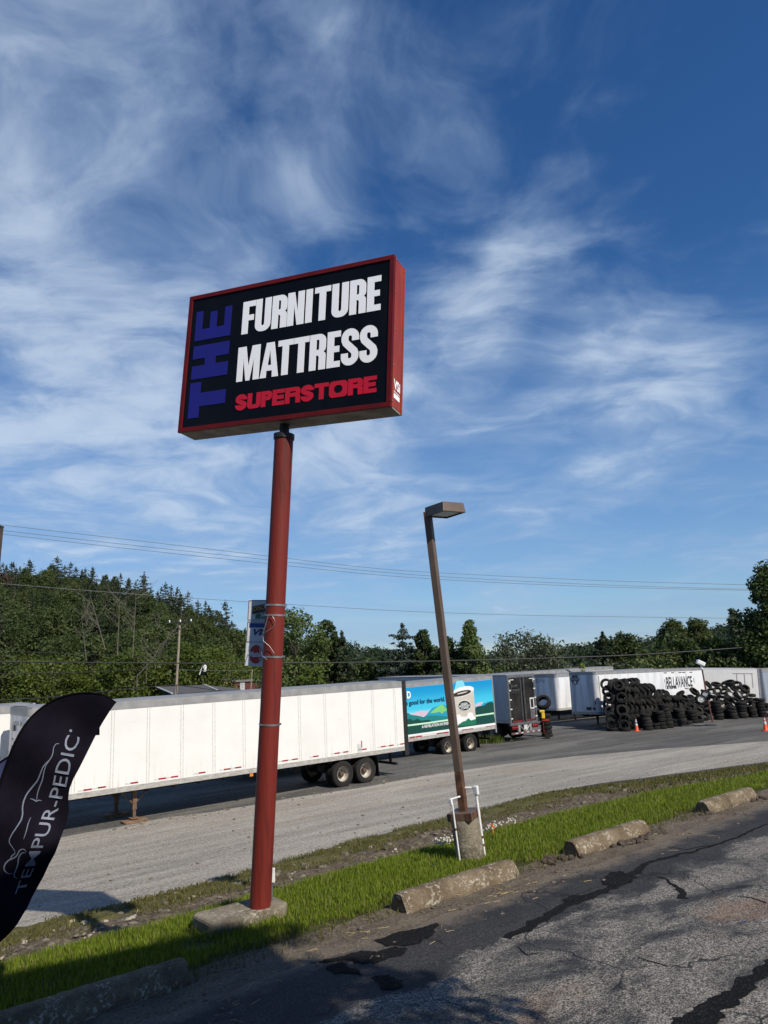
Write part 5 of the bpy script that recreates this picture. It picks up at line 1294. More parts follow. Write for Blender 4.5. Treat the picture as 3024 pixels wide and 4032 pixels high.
def loose_heap():
    grp = 'loose tyres heaped behind the upright stacks'
    r_ = random.Random(11)
    line = [(53.5, 32.0), (57, 31.5), (59, 31.0), (61, 30.3), (64, 29.6)]
    H = [(54.6, 1.6), (55.4, 2.1), (56.6, 2.0), (58, 2.2), (59.4, 2.5), (61, 2.6), (63, 2.7)]
    for (du, dv, dz) in ((54.3, 31.0, .35), (54.9, 31.2, .5), (55.2, 30.9, .2), (54.6, 31.5, .9), (55.4, 31.6, 1.0), (55.0, 31.9, 1.4), (56.0, 30.9, .3), (55.8, 31.2, .7)):
        tyre(gp(du, dv, dz), (r_.uniform(-.4, .4), -.6, .7), 'dull black tyre filling the dip between the laced pile and the loose heap', grp + ', dip', s=1.15)
    u = 54.9
    while u < 63.4:
        h = interp(u, H); z = .75; j = 0
        while z < h:
            v = interp(u, line) - .35 + .42 * j + r_.uniform(-.2, .2)
            a = (r_.uniform(-.6, .6), r_.uniform(-1.0, .1), r_.uniform(.5, 1.0))
            tyre(gp(u + r_.uniform(-.2, .2), v, z + r_.uniform(-.1, .1)), a, 'dull black tyre lying loose on the heap in front of the white container', grp, s=r_.uniform(.95, 1.12))
            z += .44; j += 1
        u += .62
    for (x, y, a, lab, rim, dy) in ((490, 910, (-.3, -1, .35), 'tyre with a bright silver rim between the two tyre piles', True, 0), (575, 825, (-.4, -.9, .2), 'smaller spoked wheel leaning above the silver rimmed tyre', True, .4),
                                (985, 610, (-.25, -.2, 1), 'tyre tilted on the very top of the loose heap', False, 0), (1255, 715, (-.1, -.8, .75), 'tyre facing the camera on the face of the loose heap', False, 0),
                                (705, 845, (.2, -.2, 1), 'rimmed wheel lying flat right of the silver rimmed tyre', True, .0), (1000, 830, (.3, -.7, .7), 'rimmed wheel tipped forward in the middle of the loose heap', True, -.3), (1140, 820, (.75, -.6, .5), 'rimmed wheel standing askew right of the tipped wheel', True, -.3), (890, 858, (.1, -.1, 1), 'rimmed wheel lying flat on the short stack in the heap', True, -.4)):
        p = at(*cE(x, y), 53.4 + dy)
        if rim:
            root = empty('wheel', mw=Matrix.Translation(p) @ Vector(a).normalized().to_track_quat('Z', 'Y').to_matrix().to_4x4()); tag(root, lab, 'wheel', 'car wheels thrown on the tyre heap')
            o = TP[0][0].copy(); COL.objects.link(o); o.name = 'tyre'; [o.__delitem__(k) for k in ('label', 'category', 'group') if k in o]; o.parent = root; o.matrix_basis = Matrix.Identity(4)
            mb = MB(); mb.lathe([(.216, .085), (.205, .095), (.19, .06), (.10, .05), (.05, .065), (.0, .065)], 20, cap=False)
            r = mb.build('rim', mat('silver_rim', (.62, .61, .58), (.40, .39, .36), scale=7, rough=.35, metal=.3), root, smooth=40)
            mb = MB()
            for q in range(5):
                b = q * 2 * math.pi / 5; mb.lathe([(.026, .0), (.026, .03), (.0, .03)], 8, Matrix.Translation((.135 * math.cos(b), .135 * math.sin(b), .032)))
            mb.build('rim_hole', M_BLACKSTEEL, r)
        else: tyre(p, a, lab, grp)
loose_heap()
# clutter in the dark gap beside the black doors
tp = at(*cD(880, 610), 50.2); tyre(tp, (-.35, -.75, .55), 'large tyre leaning against the grey trailer front beside the black doors', 'tyres in the gap', 1, 1.35)
for j in range(6):
    q = at(*cD(900, 700), 50.4); q.z = -5.42 + .25 * (j + .5)
    tyre(q + Vector((rnd.uniform(-.05, .05), 0, 0)), (rnd.uniform(-.05, .05), 0, 1), '%s tyre of the dark stack in the gap beside the black doors' % ('top' if j == 5 else ORD[j]), 'tyres in the gap', 0, 1.05)
def gap_machine():
    b = G(*cD(900, 985)); p = at(*cD(862, 740), 49.0); b = Vector((p.x, p.y, Z(*uv_of(p))))
    root = empty('yard_cart', b); tag(root, 'small yellow and red wheeled machine in the gap beside the black doors', 'machine')
    zt = p.z - b.z
    yel = mat('yellow_paint', (.75, .50, .01), (.62, .40, .01), rough=.4); red = mat('red_frame_paint', (.34, .03, .012), (.24, .022, .012), rough=.4)
    mb = MB(); mb.box2((-.17, -.12, zt - .06), (.15, .16, zt + .07)); mb.build('yellow_cover', yel, root, bevel=.03)
    mb = MB(); mb.box2((-.06, -.10, zt - .45), (.15, .14, zt - .063)); mb.build('yellow_tank', yel, root, bevel=.04)
    mb = MB(); mb.box2((-.05, -.1, zt - .60), (.40, .14, zt - .52)); mb.tube([(.02, 0, zt - .6), (.02, 0, .30)], .02, 6); mb.build('red_frame', red, root)
    mb = MB(); mb.tube([(.2, -.2, .18), (.2, .2, .18)], .18, 18); mb.build('wheel', M_TYRE, root, smooth=40)
gap_machine()
def cone(p, h, label, stripes):
    root = empty('traffic_cone', p); tag(root, label, 'traffic cone', 'orange traffic cones in the yard')
    org = mat('cone_orange', (.72, .085, .012), (.60, .07, .012), rough=.5); wh = M_WHITEREF
    r0, r1 = .125 * h / .75, .03
    mb = MB(); s = .21; mb.prism([(-s, -s + .05), (-s + .05, -s), (s - .05, -s), (s, -s + .05), (s, s - .05), (s - .05, s), (-s + .05, s), (-s, s - .05)], 0, .04); mb.build('base', org, root, bevel=.008)
    R = lambda t: lerp(r0, r1, t)
    mb = MB(); mb.lathe([(r0 + .02, .041), (r0, .07), (r1, h), (r1 - .012, h), (.001, h - .02)], 24); mb.build('body', org, root, smooth=50)
    for a, b, m in stripes:
        za, zb = .07 + (h - .07) * a, .07 + (h - .07) * b
        mb = MB(); mb.lathe([(R(a) + .004, za), (R(b) + .004, zb)], 24); mb.v and None; o = mb.build('sleeve', m, root, smooth=60)
cone(G(2508, 2879), .80, 'orange traffic cone with white and blue sleeves in front of the laced tyres', [(.42, .60, M_WHITEREF), (.605, .70, mat('cone_blue', (.02, .03, .22), rough=.5)), (.705, .95, M_WHITEREF)])
cone(G(3016, 2878), .80, 'red and white traffic cone cut off by the right edge of the yard', [(.45, .68, M_WHITEREF), (.78, .92, M_WHITEREF)])
# floodlight on a rusty pole at the end of trailer 414
def flood():
    t_ = at(*cE(497, 320), 57.5); b = at(*cE(582, 790), 57.5); g = Vector((b.x + .2, b.y, Z(*uv_of(b))))
    root = empty('floodlight', g); tag(root, 'white floodlight on a thin rusty pole at the end of trailer 414', 'floodlight')
    mb = MB(); mb.tube([Vector((0, 0, -.1)), b - g, t_ - g], .055, 10); mb.build('pole', mat('red_rust_pole', (.16, .045, .035), (.09, .03, .025), scale=3, rough=.7), root, smooth=60)
    h = at(*cE(482, 268), 57.5) - g
    mb = MB(); M = Matrix.Translation(h) @ Matrix.Rotation(math.radians(28), 4, 'Y'); mb.box((0, 0, 0), (.62, .36, .30), M); mb.build('lamp_housing', M_PVC, root, bevel=.05)
    mb = MB(); mb.tube([t_ - g - Vector((0, 0, .25)), t_ - g + Vector((0, 0, .12))], .08, 10); mb.build('bracket', M_PVC, root, smooth=60)
flood()
# orange stake beside the lamp, and the blue scrap lying on the lot
sp_ = G(1944, 3292); st_ = empty('marker_stake', sp_); tag(st_, 'short orange marker stake with a ribbon in the grass right of the lamp', 'stake')
mb = MB(); mb.tube([(.0, 0, -.05), (-.01, 0, .12)], .011, 8); mb.build('stake', mat('stake_yellow', (.55, .27, .02), rough=.6), st_)
mb = MB(); mb.add([(-.02, -.012, .10), (.012, -.02, .12), (.0, -.012, .17), (-.03, -.01, .20), (-.035, .012, .15), (.035, .01, .11)], [(0, 1, 2, 3), (0, 3, 4), (1, 5, 2)]); mb.build('ribbon', mat('ribbon_orange', (.60, .13, .01), rough=.6), st_)
bp = G(1924 + 1527 / 1.508, 2900 + 1112 / 1.508); mb = MB(); r_ = random.Random(3)
V = [(r_.uniform(-.05, .05), r_.uniform(-.03, .03), r_.uniform(.0, .02)) for _ in range(8)]; mb.add(V, [(0, 1, 2), (2, 3, 4), (4, 5, 6), (1, 6, 7)]); o = mb.build('plastic_scrap', mat('blue_plastic', (.02, .07, .30), rough=.5), mw=Matrix.Translation(bp + Vector((0, 0, .006)))); tag(o, 'crumpled blue plastic scrap lying on the cracked asphalt', 'litter')

# ------------------------------------------------------------------ poles, wires
M_POLEW = mat('grey_pole_wood', (.34, .29, .22), (.20, .165, .12), scale=3, rough=.9, stretch=(3, 3, .4))
def utility_pole(top, bot, Y, arm, r_, label, insul=True):
    a, b = at(*top, Y), at(*bot, Y); g = b + (b - a) * ((b.z + 6.2) / max(.1, a.z - b.z))
    root = empty('utility_pole', g); tag(root, label, 'utility pole', 'utility poles behind the trailers')
    mb = MB(); mb.tube([Vector((0, 0, 0)), (a - g) * .5, a - g], [r_ * 1.2, r_, r_ * .8], 12); mb.build('pole', M_POLEW, root, smooth=60)
    if arm:
        l, q = at(*arm[0], Y) - g, at(*arm[1], Y) - g
        mb = MB(); d = (q - l).normalized(); up = Vector((0, 0, 1)); mb.prism([(0, -.06), ((q - l).length, -.06), ((q - l).length, .06), (0, .06)], -.07, .07, frame(l + Vector((0, -r_ - .07, 0)), d, d.cross(up) * -1, up)); mb.build('crossarm', M_BLACKSTEEL, root)
        for k in (.03, .5, .97):
            p = l.lerp(q, k) + Vector((0, -r_ - .07, .08)); mb = MB(); mb.lathe([(.05, 0), (.09, .08), (.07, .14), (.08, .22), (.03, .28)], 10, Matrix.Translation(p)); mb.build('insulator', M_PVC, root, smooth=60)
        for k in (.3, .7):
            mb = MB(); mb.tube([l.lerp(q, k) + Vector((0, -r_ - .02, -.05)), l.lerp(q, .5) + Vector((0, -r_ - .02, -.75))], .03, 6); mb.build('arm_brace', M_BLACKSTEEL, root)
    return root, g
utility_pole((709, 2446), (693, 2730), 86, ((667, 2455), (757, 2450)), .15, 'bare wooden utility pole with a crossarm rising behind the white trailer')
r2, g2 = utility_pole((802, 2606), (799, 2668), 128, None, .17, 'short utility pole with a white transformer before the wooded hill')
p_ = at(803, 2632, 127.6) - g2
mb = MB(); mb.lathe([(.30, -.55), (.34, -.5), (.34, .4), (.25, .55), (.08, .6)], 16, Matrix.Translation(p_ + Vector((.2, -.3, 0)))); mb.build('transformer', M_PVC, r2, smooth=50)
mb = MB(); mb.tube([at(799, 2620, 127.5) - g2, at(785, 2657, 127.5) - g2], .11, 8); mb.build('guy_guard', M_PVC, r2, smooth=60)
utility_pole((993, 2636), (989, 2692), 120, None, .10, 'thin pale pole rising beside the card sign beyond the white trailer')
M_WIRE = mat('dark_wire', (.03, .03, .032), rough=.6); M_WIREP = mat('pale_wire', (.16, .17, .17), rough=.5)
def wire(pts, Y0, Y1, r_, label, m=None):
    n = len(pts); P = []
    xs = [p[0] for p in pts]
    # smooth the curve through the points
    N = 48
    for i in range(N + 1):
        x = lerp(xs[0], xs[-1], i / N); t = i / N
        # piecewise cubic
        y = np.interp(x, xs, [p[1] for p in pts]); P.append([x, float(y)])
    for _ in range(6):
        for i in range(1, N): P[i][1] = (P[i - 1][1] + 2 * P[i][1] + P[i + 1][1]) / 4
    W_ = [at(x, y, lerp(Y0, Y1, i / N)) for i, (x, y) in enumerate(P)]
    mb = MB(); mb.tube([w - W_[0] for w in W_], r_, 6); o = mb.build('power_line', m or M_WIRE, smooth=80); o.location = W_[0]
    tag(o, label, 'power line', 'overhead lines across the sky')
g3 = lambda o, s: (lambda x, y: (o[0] + x / s, o[1] + y / s))
wire([(-60, 2059), (0, 2066), (527, 2127), (1054, 2189), (1510, 2244), (1924, 2266), (2400, 2288), (3024, 2305), (3100, 2306)], 62, 78, .022, 'uppermost of the three thin wires crossing the lower sky', M_WIREP)
wire([(-60, 2081), (16, 2089), (527, 2148), (1054, 2204), (1510, 2256), (1924, 2282), (2400, 2305), (2919, 2320), (3100, 2323)], 62, 78, .022, 'middle one of the three thin wires crossing the lower sky', M_WIREP)
wire([(-60, 2095), (16, 2104), (527, 2163), (1054, 2219), (1510, 2268), (1924, 2293), (2400, 2313), (2919, 2324), (3100, 2327)], 62, 78, .022, 'lowest of the three thin wires crossing the lower sky', M_WIREP)
wire([(-60, 2292), (0, 2298), (490, 2337), (975, 2370), (1126, 2379), (1600, 2408), (2100, 2424), (2852, 2434), (3100, 2436)], 60, 76, .022, 'single thin wire below the three wires, above the treetops', M_WIREP)
wire([(-60, 2605), (0, 2605), (480, 2610), (962, 2613), (1113, 2611), (1600, 2606), (2100, 2594), (2521, 2579), (2919, 2551), (3100, 2536)], 62, 74, .06, 'thick black cable stretched right across in front of the trees')
wire([(-60, 2560), (0, 2563), (330, 2575), (693, 2590)], 72, 86, .025, 'thin dark wire above the thick cable, ending at the crossarm pole')
wire([(-60, 2655), (0, 2653), (300, 2648), (530, 2638), (693, 2606)], 70, 86, .03, 'dark wire rising to the crossarm pole below the thick cable')
wire([(-60, 2762), (0, 2758), (220, 2744), (430, 2720), (690, 2696)], 66, 86, .05, 'low black cable sloping up from the left to the crossarm pole')
wire([(690, 2696), (780, 2708), (900, 2724), (985, 2734)], 86, 74, .04, 'black cable dropping from the crossarm pole over the grey roof', None)
wire([(700, 2636), (800, 2641), (990, 2640)], 86, 120, .03, 'pale wire running from the crossarm pole to the thin pale pole', M_WIREP)
# weathered post at the very edge of the picture, with a rusty tuft of wire
def edge_post():
    a = at(-9, 2076, 8.6); b = at(-34, 2330, 8.6); g = a + (b - a) * 4.4; g.z = Z(*uv_of(g)) - .1
    root = empty('post', g); tag(root, 'dark weathered post top poking in at the left edge', 'post')
    mb = MB(); mb.tube([Vector((0, 0, 0)), b - g, a - g], [.085, .075, .07], 4); mb.build('shaft', mat('dark_post', (.06, .048, .04), (.03, .025, .02), scale=6, rough=.9), root)
    mb = MB(); mb.box(tuple(a - g + Vector((0, 0, .005))), (.10, .10, .02)); mb.build('cap', M_BLACKSTEEL, root)
    mb = MB(); r_ = random.Random(5); c = at(4, 2268, 8.6) - g
    for i in range(12):
        dx = r_.uniform(-.03, .10); L = r_.uniform(.05, .14); mb.tube([c, c + Vector((dx * .5, r_.uniform(-.05, .05), .03)), c + Vector((dx, r_.uniform(-.05, .05), -L * .4)), c + Vector((dx * 1.25, r_.uniform(-.05, .05), -L))], .0035, 4)
    mb.build('rusty_wire_tuft', mat('red_brown_wire', (.07, .02, .014), (.04, .018, .013), scale=9, rough=.8), root)
edge_post()

# ------------------------------------------------------------------ buildings beyond the trailers
M_SHING = mat('grey_shingles', (.095, .092, .092), (.065, .063, .063), scale=2, rough=.9, bump=.4); M_WTRIM = mat('white_trim', (.60, .60, .58), rough=.6); M_DWALL = mat('dark_wall', (.05, .05, .05), (.035, .035, .035), rough=.8)
cF = cpx((500, 2400), 3.318)
def buildings():
    P0, P1, P2, P3 = at(*cF(375, 1010), 118), at(*cF(1010, 985), 118), at(*cF(1180, 1058), 108), at(*cF(590, 1100), 108)
    root = empty('grey_roofed_house', (P3.x, P3.y, -6.5)); tag(root, 'low building with a grey shingle roof and white gable trim behind the utility pole', 'building'); b = root.location.copy()
    back = Vector((0, 9, -2.2))
    Q0, Q1 = P0 + back, P1 + back
    R1, R2 = at(*cF(1440, 1030), 118), at(*cF(1500, 1050), 108)
    th = Vector((0, 0, -.18))
    mb = MB()
    def slab(*ps):
        n = len(ps); mb.add([p - b for p in ps] + [p + th - b for p in ps], [tuple(range(n)), tuple(range(2 * n - 1, n - 1, -1))] + [(i, n + i, n + (i + 1) % n, (i + 1) % n) for i in range(n)])
    slab(P3, P2, P1, P0); slab(P0, P1, Q1, Q0); slab(P2, R2, R1, P1); slab(P1, R1, R1 + back, Q1); mb.build('roof', M_SHING, root)
    mb = MB()
    for A, B in ((P0, P3), (P1, P2)): mb.tube([A - b + Vector((0, -.05, .05)), B - b + Vector((0, -.05, .05))], .11, 6)
    mb.build('roof_trim', M_WTRIM, root)
    mb = MB(); V = [P3, R2, R1 + back, Q0]; top = [p + Vector((0, 0, -.35)) for p in V]; bot = [Vector((p.x, p.y, -6.6)) for p in V]
    mb.add([p - b for p in top + bot], [(0, 1, 5, 4), (1, 2, 6, 5), (2, 3, 7, 6), (3, 0, 4, 7)]); mb.add([P3 - b + Vector((0, .1, -.3)), P0 - b + Vector((0, 0, -.3)), Q0 - b + Vector((0, 0, -.3))], [(0, 1, 2)]); mb.build('wall', M_DWALL, root)
    def block(name, label, x0, x1, ytop, Y, dep, m, roofm, zb=-6.6):
        a, c = at(*cF(x0, ytop), Y), at(*cF(x1, ytop), Y); r = empty(name, (a.x, a.y, zb)); tag(r, label, 'building')
        mb = MB(); mb.box2((0, 0, 0), (c.x - a.x, dep, a.z - zb)); mb.build('wall', m, r); mb = MB(); mb.box2((-.2, -.2, a.z - zb + .003), (c.x - a.x + .2, dep + .2, a.z - zb + .3)); mb.build('roof', roofm, r)
        return r, a
    rb, a = block('flat_roofed_store', 'long flat roofed grey building with rooftop units behind the grey shingle roof', 360, 1255, 968, 140, 20, M_DWALL, mat('grey_membrane', (.14, .145, .15), rough=.8))
    for x0, x1, y0 in ((555, 640, 900), (725, 835, 922), (1055, 1075, 938), (1145, 1235, 922), (905, 925, 945)):
        p = at(*cF(x0, 968), 142); q = at(*cF(x1, y0), 142); mb = MB(); mb.box2((p.x - a.x, 2, p.z + 6.6 + .15), (q.x - a.x, 4, q.z + 6.6)); mb.build('rooftop_unit', mat('unit_grey', (.30, .30, .29), (.2, .2, .2), rough=.6), rb, bevel=.05)
    rt, a = block('tan_store', 'small tan flat building with a red sign left of the brick one', 1248, 1388, 925, 132, 10, mat('tan_wall', (.30, .26, .20), rough=.8), mat('grey_membrane', (.14, .145, .15)))
    p, q = at(*cF(1288, 988), 131.9), at(*cF(1362, 966), 131.9); mb = MB(); mb.box2((p.x - a.x, -.15, p.z + 6.6), (q.x - a.x, -.02, q.z + 6.6)); s = mb.build('red_sign', mat('sign_red', (.55, .02, .06), rough=.5), rt)
    mb = MB(); mb.box2((p.x - a.x + .5, -.2, p.z + 6.6 + .3), (q.x - a.x - .5, -.152, q.z + 6.6 - .3)); mb.build('white_panel', M_WTRIM, s)
    rk, a = block('brick_store', 'low red brick building partly hidden by the red pole', 1392, 1660, 950, 126, 12, mat('red_brick', (.16, .045, .038), (.11, .034, .03), scale=4, rough=.85), mat('parapet_grey', (.22, .21, .2)))
    p, q = at(*cF(1478, 1040), 120), at(*cF(1535, 955), 120); r = empty('store_sign', (p.x, p.y, -6.6)); tag(r, 'white store sign with grey panels standing before the brick building', 'sign'); mb = MB(); mb.box2((0, 0, p.z + 6.0), (q.x - p.x, .25, q.z + 6.6)); s = mb.build('board', M_WTRIM, r)
    w = q.x - p.x; h0 = p.z + 6.6; hh = q.z - p.z
    mb = MB(); mb.box2((.4, -.03, h0 + hh * .6), (w - .4, -.002, h0 + hh * .9)); mb.build('grey_panel', mat('sign_grey', (.25, .27, .30)), r); mb = MB(); mb.box2((.3, -.03, h0 + hh * .28), (w - .3, -.002, h0 + hh * .38)); mb.build('pink_panel', mat('sign_pink', (.5, .15, .18)), r)
    mb = MB(); mb.tube([(w / 2, .1, 0), (w / 2, .1, p.z + 6.0)], .12, 8); mb.build('post', M_GALV, r)
buildings()

# ------------------------------------------------------------------ trees
def leaf_mat(name, c1, c2, trans=.30, var=.35):
    m = bpy.data.materials.new(name); m.use_nodes = True; t = NT(m.node_tree)
    b = t.n('ShaderNodeBsdfPrincipled'); b.inputs['Roughness'].default_value = .55; b.inputs['Specular IOR Level'].default_value = .25
    at_ = t.n('ShaderNodeAttribute', attribute_name='tone'); oi = t.n('ShaderNodeObjectInfo')
    f = t.math('ADD', t.math('MULTIPLY', at_.outputs['Fac'], 1 - var), t.math('MULTIPLY', oi.outputs['Random'], var), clamp=True)
    c = t.mix(f, c1, c2); t.l(c, b.inputs['Base Color'])
    tr = t.n('ShaderNodeBsdfTranslucent'); h = t.n('ShaderNodeHueSaturation'); h.inputs['Value'].default_value = 1.3; h.inputs['Hue'].default_value = .485; t.l(c, h.inputs['Color']); t.l(h.outputs[0], tr.inputs[0])
    mx = t.n('ShaderNodeMixShader'); mx.inputs[0].default_value = trans; t.l(b.outputs[0], mx.inputs[1]); t.l(tr.outputs[0], mx.inputs[2])
    o = t.n('ShaderNodeOutputMaterial'); t.l(mx.outputs[0], o.inputs[0]); return m
LM_MAPLE = leaf_mat('maple_leaf', (.055, .085, .020), (.125, .165, .050)); LM_DARK = leaf_mat('dark_leaf', (.026, .046, .012), (.068, .095, .024)); LM_HILL = leaf_mat('hill_leaf', (.034, .058, .015), (.095, .120, .036), var=.55)
LM_LIME = leaf_mat('lime_leaf', (.045, .075, .012), (.105, .135, .022)); LM_PINE = leaf_mat('pine_needle', (.018, .032, .012), (.050, .066, .026), trans=.12, var=.45); LM_BLUE = leaf_mat('blue_pine_needle', (.035, .052, .036), (.080, .100, .072), trans=.12)
LM_WILLOW = leaf_mat('grey_willow_leaf', (.055, .075, .038), (.115, .135, .075)); LM_YEL = leaf_mat('yellow_green_leaf', (.13, .19, .02), (.20, .25, .03)); LM_FAR = leaf_mat('far_leaf', (.020, .036, .015), (.042, .062, .026))
M_BARK = mat('bark', (.10, .082, .062), (.05, .042, .034), scale=5, rough=.95, bump=.6, stretch=(1, 1, .3)); M_BARE = mat('bleached_branch', (.17, .15, .115), (.10, .09, .07), scale=4, rough=.9)
def leaves(clumps, n, size, rng, flat=.0):
    C = np.array([c[:3] for c in clumps]); R = np.array([c[3:6] for c in clumps]); w = np.prod(R, 1) ** .7; w /= w.sum()
    ci = rng.choice(len(clumps), n, p=w)
    d = rng.normal(size=(n, 3)); d /= np.linalg.norm(d, axis=1)[:, None]
    rad = rng.random(n) ** .42
    P = C[ci] + R[ci] * d * rad[:, None]
    N = d * .8 + rng.normal(size=(n, 3)) * .7; N[:, 2] += .45 + flat; N /= np.linalg.norm(N, axis=1)[:, None]
    a = np.cross(N, rng.normal(size=(n, 3))); a /= np.linalg.norm(a, axis=1)[:, None]; b = np.cross(N, a)
    s = size * (.55 + .9 * rng.random(n))[:, None]
    V = np.stack([P - a * s * .62, P - b * s * .38 + a * s * .05, P + a * s * .62, P + b * s * .38 + a * s * .05], 1).reshape(-1, 3)
    F = np.arange(4 * n).reshape(-1, 4)
    ct = rng.random(len(clumps)); tone = np.clip(.55 * ct[ci] + .45 * rng.random(n), 0, 1)
    return V, F, tone
def limb_tree(mb, H, r0, clumps, rng, lean=.03, frac=.9):
    top = Vector((rng.normal() * lean * H, rng.normal() * lean * H, H * frac))
    pts = [top * t + Vector((rng.normal() * .02 * H * t, rng.normal() * .02 * H * t, 0)) for t in (0, .2, .4, .6, .8, 1)]; pts[0] = Vector((0, 0, 0))
    mb.tube(pts, [r0 * 1.15, r0 * .9, r0 * .72, r0 * .5, r0 * .3, r0 * .1], 8)
    for c in clumps[::2]:
        p = Vector(c[:3]); t = max(.15, min(.85, (p.z / H) - .18)); k = t * 5; i = int(k); s = pts[i].lerp(pts[min(i + 1, 5)], k - i)
        mid = s.lerp(p, .55) + Vector((0, 0, -.04 * H)); mb.tube([s, mid, p], [r0 * .32, r0 * .2, r0 * .06], 5)
def broad_clumps(H, Wd, n, rng, base=.16, shape='round', rs=1.0):
    out = []
    for i in range(n):
        t = (i + .5) / n; t = base + (1 - base) * (t ** .9)
        q = (t - base) / (1 - base)
        w = {'round': math.sin(math.pi * min(1, .12 + q * .86)) ** .55, 'cone': (1 - q) ** .75 * min(1, .45 + q * 3), 'col': min(1, .4 + q * 2.5) * (1 - q) ** .38, 'wide': math.sin(math.pi * min(1, .2 + q * .76)) ** .4}[shape]
        a = i * 2.39996 + rng.normal() * .5; rr = Wd / 2 * w * (.45 + .62 * rng.random() ** .5)
        cr = Wd * rs * (.10 + .10 * rng.random()) * (.7 + .5 * w)
        out.append((rr * math.cos(a), rr * math.sin(a), H * t + rng.normal() * .02 * H - cr * .5, cr * 1.15, cr * 1.15, cr * (.75 + .3 * rng.random())))
    return out
def pine_clumps(H, Wd, rng, base=.12, whorls=13, droop=.0, open_=.5):
    out = []
    for k in range(whorls):
        q = k / (whorls - 1); z = H * (base + (1 - base) * q * .97); w = Wd / 2 * ((1 - q) ** .62 + .07) * (.72 + .5 * rng.random())
        m = max(3, int(8 * (1 - q * .55)))
        for j in range(m):
            if rng.random() < .12 * open_ * 2: continue
            a = 2 * math.pi * (j + rng.random() * .7) / m + k
            for f in ((.45, .9) if w > .8 else (.6,)):
                cr = max(.18, w * .34 * (1.1 - f * .4)); out.append((w * f * math.cos(a), w * f * math.sin(a), z + (f - .5) * (.10 - droop) * H * .5 + rng.normal() * .01 * H, cr, cr, cr * .38))
    out += [(0, 0, H * .985, .025 * Wd, .025 * Wd, H * .03), (0, 0, H * .95, .05 * Wd, .05 * Wd, H * .035), (0, 0, H * .91, .085 * Wd, .085 * Wd, H * .04), (0, 0, H * .86, .12 * Wd, .12 * Wd, H * .05)]
    return out
def tree_meshes(kind, H, Wd, seed, n, size, m, rs=1.0):
    rng = np.random.default_rng(seed)
    if kind in ('round', 'cone', 'col', 'wide'): cl = broad_clumps(H, Wd, {'round': 60, 'cone': 62, 'col': 64, 'wide': 76}[kind], rng, shape=kind, rs=rs)
    elif kind == 'pine': cl = pine_clumps(H, Wd, rng)
    else: cl = pine_clumps(H, Wd, rng, base=.05, whorls=17, droop=.22, open_=.2)
    V, F, tone = leaves(cl, n, size, rng, flat=.3 if kind in ('pine', 'spruce') else 0)
    mb = MB(); limb_tree(mb, H, H * .014 + .06, cl if kind not in ('pine', 'spruce') else cl[::5], rng, frac=.96 if kind in ('pine', 'spruce') else .85)
    return V, F, tone, mb
def big_tree(name, label, x, ytop, Y, Wpx, kind, m, seed, n=5200, size=.30, zg=None, rs=1.0, ybase=None, group='trees behind the trailers'):
    top = at(x, ytop, Y); zg = -5.9 if zg is None else zg
    H = top.z - zg; Wd = Wpx / FP * Y
    root = empty(name, (top.x, top.y, zg)); tag(root, label, 'tree', group)
    V, F, tone, mb = tree_meshes(kind, H, Wd, seed, n, size, m, rs)
    np_mesh('crown', V, F, m, root, tone=tone); mb.build('trunk', M_BARK, root, smooth=60)
    return root
big_tree('maple_tree', 'pale green leafy maple right behind the red sign pole', 1150, 2395, 76, 250, 'round', LM_MAPLE, 1, 13000, .24)
big_tree('maple_tree', 'narrow dark green tree, first to the right of the pale maple', 1286, 2445, 80, 135, 'col', LM_DARK, 2, 11000, .22)
big_tree('spruce_tree', 'dark spruce with a thin bare tip beside the narrow tree', 1346, 2484, 77, 150, 'spruce', LM_PINE, 3, 11000, .22)
big_tree('pine_tree', 'bluish pine with spreading branches, left of the lamp post', 1584, 2455, 84, 250, 'pine', LM_BLUE, 4, 16000, .22)
big_tree('poplar_tree', 'narrow pointed tree between the bluish pine and the lamp post', 1664, 2475, 82, 100, 'col', LM_DARK, 5, 8000, .21)
big_tree('maple_tree', 'small dark tree right behind the lamp post', 1758, 2505, 80, 120, 'round', LM_DARK, 6, 8000, .22)
big_tree('maple_tree', 'fresh green pointed maple, first to the right of the lamp post', 1846, 2452, 78, 165, 'cone', LM_MAPLE, 7, 11000, .23)
big_tree('willow_tree', 'broad grey green tree with an airy round crown behind the dark trailer', 2068, 2492, 86, 270, 'wide', LM_WILLOW, 8, 9000, .26)
big_tree('pine_tree', 'dark irregular pine above the trailer numbered 414', 2372, 2486, 84, 175, 'pine', LM_PINE, 9, 12000, .24)
big_tree('maple_tree', 'dark tree just right of the irregular pine', 2455, 2495, 86, 140, 'round', LM_DARK, 10, 10000, .23)
big_tree('maple_tree', 'dull green bushy tree above the boxed black name', 2560, 2548, 82, 150, 'round', LM_HILL, 11, 9000, .23)
big_tree('poplar_tree', 'tall leafy poplar, left of two, above the trailer end', 2642, 2440, 84, 150, 'col', LM_HILL, 12, 12000, .22)
big_tree('poplar_tree', 'tall leafy poplar, right of two, above the floodlight', 2742, 2432, 86, 150, 'col', LM_HILL, 13, 12000, .22)
big_tree('maple_tree', 'olive green tree low behind the white container', 2820, 2520, 80, 170, 'round', LM_LIME, 14, 10000, .23)
big_tree('birch_tree', 'thin light topped tree left of the tallest dark maple', 2885, 2396, 84, 120, 'cone', LM_WILLOW, 15, 8000, .22)
big_tree('maple_tree', 'tallest dark maple, cut off by the right edge', 3012, 2228, 74, 320, 'cone', LM_DARK, 16, 26000, .27)
big_tree('maple_tree', 'dark lower tree in front of the tallest maple', 2940, 2520, 80, 210, 'round', LM_DARK, 17, 12000, .24)
